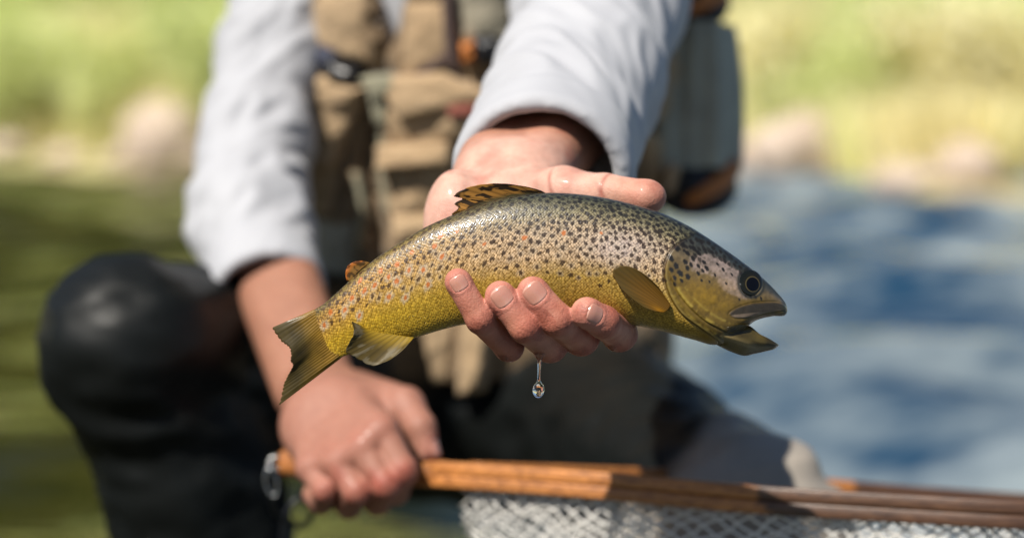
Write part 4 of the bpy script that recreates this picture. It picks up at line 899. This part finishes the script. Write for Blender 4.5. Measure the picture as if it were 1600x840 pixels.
SRL = [cp(418, 462, 1.472), cp(388, 335, 1.555), cp(396, 215, 1.615), cp(430, 60, 1.67), SHR]; SRR = [.0395, .0430, .0415, .041, .062]
f = sleeve_field(SRL, SRR, (-.30, 1.36, -.08), (-.06, 1.84, .40), .034, .0345)
V, Q = f.mesh(1); V, _ = arm_folds(V, Q, SRL, .0075, 26, 5.0, .04); shirt_parts.append((V, Q))
f = Field((-0.30, 1.40, -0.24), (0.26, 1.98, 0.46), 0.007); f.add(lambda p: torso(p, 0.0), f.lo, f.lo + f.n * f.h, 0)
f.cone(NEK + [0, -.005, .02], NEK + [0, -.01, .055], .066, .070, .01)
V, Q = f.mesh(1); N = vnormals(V, Q); V = V + N * (.004 * (fbm(V * np.array([30, 30, 14])) - .5))[:, None]; shirt_parts.append((V, Q))
V, Q, _ = join(shirt_parts); mk('shirt', to_world(V), Q, mat=MSHIRT, parent=person)

# waders: bib, hips, legs, boots
f = Field((-.40, 1.22, -.66), (.34, 2.02, .20), 0.007)
def bib(p): return np.maximum(torso(p, .0045), p[..., 2] - .145)
f.add(bib, (-.3, 1.4, -.3), (.26, 1.98, .16), 0)
HPR, KNR, ANR = cp(650, 600, 1.80), cp(200, 538, 1.42), cp(520, 1330, 1.56)
HPL, KNL, ANL = cp(862, 640, 1.80), cp(1188, 832, 1.34), cp(1150, 1420, 1.55)
f.cone(HPR, HPL, .095, .095, .03)
def leg(Hp, Kn, An, dirf):
    f.cone(Hp, Kn, .092, .058, .03); f.cone(Kn, An, .057, .046, .022); mid = Kn * .68 + An * .32; f.ell(mid + [0, .018, 0], (.058, .064, .10), None, .03)
    f.cone(An + [0, .02, -.03], An + dirf * .17 + [0, 0, -.055], .046, .036, .02)
leg(HPR, KNR, ANR, unit(np.array([-.35, -1, 0]))); leg(HPL, KNL, ANL, unit(np.array([.15, -1, 0])))
V, Q = f.mesh(1); N = vnormals(V, Q)
fold = fbm(V * np.array([14, 14, 30]) + 3, 3); V = V + N * (.007 * (1 - np.abs(2 * fold - 1) * 2 - .4) * sstep(.1, -.02, V[:, 2]) + .003 * (fbm(V * 30) - .5))[:, None]
# grey knee of his left leg, lightened to stand in for sunlight
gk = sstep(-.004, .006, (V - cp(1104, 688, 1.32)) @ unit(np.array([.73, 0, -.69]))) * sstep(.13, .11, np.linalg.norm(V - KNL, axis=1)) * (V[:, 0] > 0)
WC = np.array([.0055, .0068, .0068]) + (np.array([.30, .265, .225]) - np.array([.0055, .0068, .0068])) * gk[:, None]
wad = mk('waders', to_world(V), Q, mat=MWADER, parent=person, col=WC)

# vest
OPL = np.array([(-60, 572), (0, 580), (60, 592), (112, 606), (135, 596), (220, 568), (300, 560), (400, 578), (500, 590), (620, 600)], float)
OPR = np.array([(-60, 655), (0, 640), (60, 628), (112, 614), (135, 606), (220, 600), (300, 604), (400, 618), (500, 630), (620, 640)], float)
f = Field((-.30, 1.40, -.16), (.27, 2.0, .46), 0.0045)
def vest_s(p):
    o = torso(p, .017); i = torso(p, .0075); d = np.maximum(o, -i)
    yp = 420 - p[..., 2] / p[..., 1] * FPX; xp = 800 + p[..., 0] / p[..., 1] * FPX
    sc_ = p[..., 1] / FPX; l = np.interp(yp, OPL[:, 0], OPL[:, 1]); r = np.interp(yp, OPR[:, 0], OPR[:, 1])
    frontm = (p @ TF.astype(np.float32)) - (PEL @ TF) > -.02
    gap = np.minimum(xp - l, r - xp) * sc_; d = np.where(frontm, np.maximum(d, gap.astype(np.float32)), d)
    hem = -.100 - .012 * np.sin(p[..., 0] * 40) - p[..., 2]
    return np.maximum(d, hem)
f.add(vest_s, f.lo, f.lo + f.n * f.h, 0)
f.cone(SHL + [0, 0, .0], SHL + unit(cp(937, 0, 1.39) - SHL) * .2, .085, .085, .006, 's'); f.cone(SHR, SHR + unit(cp(430, 60, 1.67) - SHR) * .2, .060, .050, .006, 's')
f.cone(NEK + [0, -.03, -.02], NEK + [0, -.03, .12], .085, .1, .01, 's')
V, Q = f.mesh(1); N = vnormals(V, Q)
n_ = fbm(V * np.array([16, 16, 9]) + 1, 3); V = V + N * (.014 * (1 - np.abs(2 * n_ - 1) * 2 - .3) + .008 * (fbm(V * 45, 2) - .5))[:, None]
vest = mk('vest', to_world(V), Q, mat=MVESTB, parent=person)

def hit(px, py, grow):
    """point on the torso surface seen through a picture position"""
    d = 1.30
    for _ in range(60):
        p = cp(px, py, d); s = float(torso(p.astype(np.float32)[None], grow)[0])
        if s < .0004: break
        d += max(s * .7, .0005)
        if d > 2: d = 1.62; break
    return cp(px, py, d)
def puff(name, quad, puffmm, base, mat, parent, grow=.019, seed=0, bag=0.0, edge=2.2, lift=(0, 0)):
    """a stitched cloth panel: quad = 4 picture corners (tl, tr, br, bl), pillowed out by puffmm; base = standing height mm; bag = extra at the lower edge"""
    nu, nv = 30, 30; u_ = np.linspace(0, 1, nu)[:, None]; v_ = np.linspace(0, 1, nv)[None]
    q = np.array(quad, float); gx = 6
    G = np.zeros((gx, gx, 3))
    for i in range(gx):
        for j in range(gx):
            a, b = i / (gx - 1), j / (gx - 1); P = (q[0] * (1 - a) + q[1] * a) * (1 - b) + (q[3] * (1 - a) + q[2] * a) * b; G[i, j] = hit(P[0], P[1], grow)
    # bilinear resample of the hits
    iu = np.clip(u_ * (gx - 1), 0, gx - 1.001); iv = np.clip(v_ * (gx - 1), 0, gx - 1.001); a0, b0 = iu.astype(int), iv.astype(int); fa, fb = (iu - a0)[..., None], (iv - b0)[..., None]
    S = G[a0, b0] * (1 - fa) * (1 - fb) + G[a0 + 1, b0] * fa * (1 - fb) + G[a0, b0 + 1] * (1 - fa) * fb + G[a0 + 1, b0 + 1] * fa * fb
    n = unit(np.cross(S[-1, 0] - S[0, 0], S[0, -1] - S[0, 0])); n = n if n[1] < 0 else -n
    pil = (1 - np.abs(2 * u_ - 1) ** edge) * (1 - np.abs(2 * v_ - 1) ** (edge + 1)); w = np.stack([u_ * 3 + 0 * v_, v_ * 3 + 0 * u_, 0 * u_ + 0 * v_ + seed * 1.7], -1).reshape(-1, 3)
    hgt = (base + puffmm * np.maximum(pil, 0) ** .6 + bag * v_ ** 1.5 + (lift[0] * (1 - u_) + lift[1] * u_) * v_ + puffmm * 1.3 * (fbm(w, 3).reshape(nu, nv) - .5)) / 1000
    Tp = S + n * hgt[..., None]; Bt = S + n * (hgt * 0 + np.maximum(hgt - max(base, 2.2) / 1000 - (puffmm / 1000) * np.maximum(pil, 0) ** .6, -.002))[..., None]
    A, B = Tp.reshape(-1, 3), Bt.reshape(-1, 3); n_ = nu * nv; Qt = grid_quads(nu, nv); a = np.concatenate([np.arange(nv), np.arange(2 * nv - 1, n_, nv), np.arange(n_ - 2, n_ - nv - 1, -1), np.arange(n_ - 2 * nv, -1, -nv)])
    Q = np.concatenate([Qt, Qt[:, ::-1] + n_, np.stack([a[:-1], a[1:], a[1:] + n_, a[:-1] + n_], -1)])
    return mk(name, to_world(np.concatenate([A, B])), Q[:, ::-1], mat=mat, parent=parent)
PK = [('pocket', [(492, -20), (572, -14), (580, 92), (500, 84)], 6, 5, MVEST), ('pocket', [(488, 118), (584, 132), (545, 224), (458, 210)], 9, 14, MVEST), ('pocket', [(464, 226), (536, 232), (528, 332), (466, 322)], 9, 8, MVEST), ('pocket', [(490, 338), (556, 346), (570, 470), (508, 466)], 8, 4, MVEST2),
      ('pocket', [(638, 6), (712, 0), (718, 104), (630, 118)], 6, 6, MVEST), ('pocket', [(602, 136), (778, 120), (784, 218), (604, 224)], 10, 10, MVEST), ('pocket', [(602, 234), (704, 228), (710, 334), (610, 340)], 10, 9, MVEST), ('pocket', [(622, 348), (724, 344), (728, 460), (640, 462)], 8, 6, MVEST),
      ('pocket', [(712, -30), (800, -30), (800, 60), (722, 64)], 5, 4, MVEST2), ('pocket', [(650, 492), (712, 494), (706, 592), (658, 600)], 7, 5, MVEST), ('pocket', [(722, 492), (772, 496), (762, 606), (716, 612)], 8, 9, MVEST), ('pocket', [(992, 70), (1046, 62), (1050, 180), (1000, 196)], 9, 6, MVEST), ('pocket', [(998, 205), (1046, 196), (1042, 300), (1002, 306)], 9, 6, MVEST)]
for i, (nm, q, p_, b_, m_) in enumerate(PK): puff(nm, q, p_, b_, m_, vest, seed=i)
FL = [([(462, 138), (500, 104), (590, 128), (560, 160)], 3, 20, (2, 6)), ([(598, 118), (700, 108), (786, 150), (640, 176)], 4, 20, (6, 2)), ([(462, 214), (546, 222), (540, 252), (464, 246)], 3, 18, (4, 4)), ([(602, 222), (712, 216), (716, 250), (604, 256)], 4, 22, (5, 5)), ([(620, 332), (730, 328), (730, 358), (626, 362)], 3, 15, (5, 5))]
for i, (q, p_, b_, lf) in enumerate(FL): puff('pocket_flap', q, p_, b_, MVEST, vest, seed=30 + i, lift=lf)
mblk = M('black_plastic', Base_Color=(.012, .013, .016), Roughness=0.35); mnav = M('navy_fabric', Base_Color=(.03, .035, .06), Roughness=0.7); morg = M('tan_leather', Base_Color=(.42, .14, .03), Roughness=0.5); mmet = M('steel', Base_Color=(.6, .6, .6), Metallic=1.0, Roughness=0.25); mstr = fabric('strap_webbing', (.20, .19, .13), (.28, .26, .18), .85, 900, 30)
mbrn = fabric('strap_brown', (.07, .045, .04), (.11, .075, .065), .85, 900, 30)
puff('buckle', [(536, 88), (574, 104), (570, 122), (530, 108)], 3, 24, mblk.m, vest, seed=50); puff('buckle', [(516, 66), (540, 80), (534, 102), (512, 90)], 3, 18, mnav.m, vest, seed=51)
puff('strap', [(580, 116), (622, 112), (640, 132), (598, 150)], 2, 22, mstr, vest, seed=52); puff('strap', [(588, 130), (612, 132), (618, 190), (600, 186)], 2, 18, mstr, vest, seed=53)
puff('strap', [(628, 130), (704, 78), (708, 90), (634, 142)], 1.5, 16, mbrn, vest, seed=54); puff('strap', [(696, -30), (712, -30), (722, 110), (704, 100)], 1.5, 14, mbrn, vest, seed=58)
puff('reel_holder', [(742, 52), (784, 56), (786, 92), (748, 98)], 8, 16, mblk.m, vest, seed=55); puff('leather_patch', [(722, 64), (744, 62), (746, 92), (726, 94)], 4, 20, morg.m, vest, seed=56)
puff('buckle', [(462, -6), (486, -2), (482, 26), (460, 22)], 4, 14, mblk.m, vest, seed=57); puff('webbing_loop', [(456, 36), (474, 34), (474, 56), (458, 54)], 5, 14, mstr, vest, seed=59)
puff('fabric_tab', [(706, 158), (748, 156), (748, 172), (708, 174)], 1, 26, M('tab_red', Base_Color=(.24, .07, .05), Roughness=.8).m, vest, seed=60)
MLIN2 = fabric('vest_lining_brown', (.10, .068, .04), (.17, .12, .072), .9, 700, 14)
puff('lining', [(566, 128), (618, 126), (632, 300), (548, 300)], 3, 1, MLIN2, vest, grow=.006, seed=70); puff('lining', [(548, 302), (632, 302), (640, 480), (566, 480)], 3, 1, MLIN2, vest, grow=.006, seed=71)
# cords hanging in the opening
for i, pts in enumerate([[(556, 270), (566, 330), (552, 400)], [(600, 180), (596, 260), (606, 330)]]):
    P = spline(np.array([hit(a, b, .028) for a, b in pts]), 20); V, Q = tube(P, .003, 8); q, t = split_qt(Q); mk('cord', to_world(V), q, t, mat=mstr, parent=vest)

# ---- grey pack with leather ends behind his arm
BG = [cp(1072, -40, 1.70), cp(1086, 292, 1.70)]
bag = empty('fishing_bag', to_world(BG[1]), 'grey canvas bag with orange brown leather ends hanging behind the white sleeve', 'bag')
mgc = fabric('bag_canvas', (.26, .26, .22), (.40, .40, .33), .9, 800, 20); mdk = M('bag_dark', Base_Color=(.012, .012, .015), Roughness=.6)
nz_, na = 40, 72; zz = np.linspace(0, 1, nz_)[:, None]; aa = np.arange(na)[None] * 2 * math.pi / na
rad = .034 + .005 * np.sin(aa * 5 + 1) + .003 * np.sin(aa * 11 + zz * 2) + .004 * np.sin(zz * math.pi)
t0, t1 = .24, .92; axp = BG[0] + (BG[1] - BG[0]) * (t0 + (t1 - t0) * zz)[..., None]
V = axp + np.stack([rad * np.cos(aa), rad * np.sin(aa), 0 * rad], -1); Q = grid_quads(nz_, na, True); mk('canvas_body', to_world(V.reshape(-1, 3)), Q, mat=mgc, parent=bag)
def bag_end(tc, tilt):
    c = BG[0] + (BG[1] - BG[0]) * tc; e = []
    n1_ = 44; A_ = np.linspace(-1.9, .9, n1_); ax1, ax2 = unit(np.array([1, 0, tilt])), unit(np.array([0, 1, .25]))
    P = c + .036 * (ax1 * np.cos(A_)[:, None] + ax2 * np.sin(A_)[:, None]); V, Q = tube(P, .0085 * np.sin(np.linspace(.15, math.pi - .15, n1_)) ** .4, 12); q, t = split_qt(Q); mk('leather_rim', to_world(V), q, t, mat=morg.m, parent=bag)
    g = Field(c - .06, c + .06, .004); nn = unit(np.cross(ax1, ax2)); g.ell(c, (.037, .037, .026)); V, Q = g.mesh(1); mk('end_cap', to_world(V), Q, mat=mdk.m, parent=bag)
bag_end(.135, .45); bag_end(1.0, .55)

# ------------------------------------------------------------------ landing net
net = empty('landing_net', to_world(cp(540, 727, 1.312)), 'wooden landing net with pale rubber mesh gripped in the lower hand', 'landing net')
mwd = M('net_wood', Roughness=0.48, Coat_Weight=0.12, Coat_Roughness=0.2)
v = mwd.coord((4, 60, 120)); n1 = mwd.noise(5, 8, .7, vec=v); n2 = mwd.noise(30, 4, vec=mwd.coord())
mwd.base(mwd.mix(0.8, mwd.attr(), mwd.ramp(n1.outputs[0], [(.36, (.30, .22, .17)), (.5, (.8, .74, .7)), (.62, (1.25, 1.25, 1.2))]), 'MULTIPLY')); mwd.bump(n1.outputs[0], .3, .0006)
WL, WD = np.array([.40, .160, .042]), np.array([.075, .034, .016])
def sweep(path, hw_, hh_, zoff, colf, ns=24, e=0.28):
    P = np.asarray(path); n = len(P); T = np.gradient(P, axis=0); T /= np.linalg.norm(T, axis=1, keepdims=True); up = np.array([0, .12, .99])
    A = np.cross(T, up); A /= np.linalg.norm(A, axis=1, keepdims=True); B = np.cross(A, T); th = np.arange(ns) * 2 * math.pi / ns
    x = np.sign(np.cos(th)) * np.abs(np.cos(th)) ** e; y = np.sign(np.sin(th)) * np.abs(np.sin(th)) ** e
    hw_ = np.broadcast_to(hw_, (n,)); hh_ = np.broadcast_to(hh_, (n,))
    V = P[:, None] + A[:, None] * (x[None, :, None] * hw_[:, None, None]) + B[:, None] * ((y[None] * hh_[:, None] + zoff)[..., None])
    V = V.reshape(-1, 3); Q = grid_quads(n, ns, True); j = np.arange(ns); j2 = (j + 1) % ns
    V = np.concatenate([V, P[:1] + B[:1] * zoff, P[-1:] + B[-1:] * zoff]); a, b = n * ns, n * ns + 1
    return V, Q, np.concatenate([np.stack([j, j2, np.full(ns, a)], -1), np.stack([(n - 1) * ns + j2, (n - 1) * ns + j, np.full(ns, b)], -1)]), colf(V)
def pxy(V): return 800 + V[:, 0] / V[:, 1] * FPX, 420 - V[:, 2] / V[:, 1] * FPX
DARK_X = cp(1186, 779, 1.18)[0]  # beyond this edge the shadow on the rim is painted as dark wood
def c_near(V):
    k = sstep(-.0012, .0012, .004 * (fbm(V * 300) - .5) + V[:, 0] - DARK_X - (V[:, 2] - cp(1186, 779, 1.18)[2]) * -.45); k = k * (V[:, 1] < 1.30); c = WL + (WD - WL) * k[:, None]; return c * (0.55 + .9 * fbm(V * np.array([30, 30, 160])))[:, None]
def c_far(V):
    k = sstep(-.001, .001, V[:, 0] - cp(1335, 760, 1.415)[0]); c = WL + (WD - WL) * k[:, None]; return c * (0.85 + .3 * fbm(V * np.array([25, 25, 160])))[:, None]  # shadowed part of the far rim painted dark too
def c_hand(V): return WL * np.array([.85, .8, .8]) * (0.8 + .4 * fbm(V * np.array([25, 25, 160])))[:, None]
NEAR = [(640, 737, 1.295), (760, 745, 1.262), (940, 758, 1.222), (1190, 780, 1.18), (1400, 793, 1.155), (1600, 804, 1.14), (1780, 812, 1.15), (1900, 812, 1.195), (1950, 806, 1.28)]
FAR = [(1950, 806, 1.28), (1900, 800, 1.36), (1780, 795, 1.41), (1600, 788, 1.425), (1400, 775, 1.42), (1250, 762, 1.41), (1100, 752, 1.385), (980, 749, 1.35), (860, 745, 1.312), (740, 741, 1.282)]
pn, pf = spline(np.array([cp(*q) for q in NEAR]), 160), spline(np.array([cp(*q) for q in FAR]), 160)
hp = spline(np.array([cp(440, 722, 1.335), cp(470, 723, 1.328), cp(540, 727, 1.312), cp(620, 735, 1.298), cp(700, 741, 1.279)]), 50)
k = np.linspace(0, 1, 50); V, Q, T, C = sweep(hp, .0080 + .0015 * np.sin(k * 3.1) - .004 * sstep(.08, 0, k), .0085 + .0015 * np.sin(k * 3.1) - .005 * sstep(.08, 0, k), 0, c_hand, e=.7); mk('handle', to_world(V), Q, T, mat=mwd.m, parent=net, col=C)
for zo, w_ in ((.0041, .0078), (-.0042, .0074)):
    V, Q, T, C = sweep(pn, w_, .0042, zo, c_near); mk('rim_strip', to_world(V), Q, T, mat=mwd.m, parent=net, col=C)
    V, Q, T, C = sweep(pf, w_, .0042, zo, c_far); mk('rim_strip', to_world(V), Q, T, mat=mwd.m, parent=net, col=C)
# netting: two families of strands on the bag surface
loop = np.concatenate([pn[14:], pf[1:-8]]); NL = len(loop)
ctr = cp(1350, 1010, 1.29)
def bagp(a, b):
    i = (a % 1.0) * NL; i0 = i.astype(int) % NL; f_ = (i - np.floor(i))[..., None]; R_ = loop[i0] * (1 - f_) + loop[(i0 + 1) % NL] * f_
    R_ = R_ + np.array([0, 0, -.0082]); b_ = b[..., None]; h = np.sqrt(np.maximum(1 - b_ ** 2.2, 0)); P = ctr + (R_ - ctr) * h
    P[..., 2] = R_[..., 2] * (1 - b) + (ctr[2]) * b - .012 * np.sin(b * math.pi)
    return P
parts = []; nr_ = np.random.default_rng(4); NS = 104
for s_ in (-1, 1):
    for kx in range(NS):
        b = np.linspace(0, .93, 24); a = kx / NS + s_ * .085 * b * 2.0 + nr_.normal(0, .0012); P = bagp(a + .0025 * np.sin(b * 40 + kx) , b)
        P = P + .0065 * (np.stack([vnoise(P * 45 + q_ * 9 + s_) for q_ in range(3)], 1) - .5) * 2 * b[:, None] ** .5
        parts.append(tube(P, .00075 + .0004 * nr_.random(), 6))
V, Q, _ = join(parts); q, t = split_qt(Q)
mn = M('rubber_mesh', Base_Color=(.72, .70, .66), Roughness=0.28, Transmission_Weight=0.35, IOR=1.4)
tag(mk('netting', to_world(V), q, t, mat=mn.m, parent=net), kind='stuff')
# ring and steel clip at the end of the handle
P = cp(430, 722, 1.342) + .0040 * np.stack([np.cos(np.arange(32) * math.pi / 16), 0.3 * np.sin(np.arange(32) * math.pi / 16), np.sin(np.arange(32) * math.pi / 16)], -1); V, Q = tube(P, .0007, 8, True); ring = mk('ring', to_world(V), Q, mat=mmet.m, parent=net)
P = spline(np.array([cp(418, 730, 1.342), cp(414, 748, 1.342), cp(421, 770, 1.342), cp(431, 772, 1.342), cp(433, 752, 1.342), cp(424, 731, 1.342)]), 40); V, Q = tube(P, .0008, 8, True); mk('clip', to_world(V), Q, mat=mmet.m, parent=net)
P = spline(np.array([cp(426, 772, 1.345), cp(432, 800, 1.36), cp(470, 822, 1.38), cp(488, 800, 1.38), cp(466, 780, 1.37), cp(446, 806, 1.37), cp(440, 860, 1.38), cp(420, 960, 1.40)]), 80); V, Q = tube(P, .0020, 8); q, t = split_qt(Q); mk('cord', to_world(V), q, t, mat=mblk.m, parent=net)

# ------------------------------------------------------------------ water drops
mwt = M('clear_water', Base_Color=(1, 1, 1), Roughness=0.0, IOR=1.333, Transmission_Weight=1.0)
def drop(prof, cx, d, label, lean=0.0):
    pr = spline(np.array(prof, float), 60); na = 28; a = np.arange(na) * 2 * math.pi / na; sc_ = d / FPX
    c0 = np.array([[(cx + lean * (y - pr[0, 0]) - 800) * sc_, d, (420 - y) * sc_] for y, r in pr]); R_ = np.maximum(pr[:, 1], .02) * sc_
    V = c0[:, None] + R_[:, None, None] * np.stack([np.cos(a), np.sin(a), 0 * a], -1)[None]; V = V.reshape(-1, 3); n = len(pr); V = np.concatenate([V, c0[:1], c0[-1:]]); j = np.arange(na); j2 = (j + 1) % na
    T = np.concatenate([np.stack([j2, j, np.full(na, n * na)], -1), np.stack([(n - 1) * na + j, (n - 1) * na + j2, np.full(na, n * na + 1)], -1)])
    W = to_world(V); tag(mk('water_drop', W, grid_quads(n, na, True), T, mat=mwt.m, origin=W.mean(0)), label, 'water drop')
drop([(553, 9), (558, 6), (562, 3.6), (572, 2.7), (585, 2.3), (594, 2.8), (599, 5.8), (604, 8.4), (610, 9.2), (616, 7.4), (620.5, 3.4), (622.5, .4)], 843, .988, 'long clear water drop stretching down from the ring finger', -.03)
drop([(526, 9), (533, 11), (538, 9), (543, 6), (546.5, 3.2), (548, .4)], 957, .996, 'small round water drop clinging under the index finger')
drop([(546, 9), (553, 12), (558, 9), (562, 5), (564.5, .4)], 788, .998, 'wide shallow water drop clinging under the little finger')
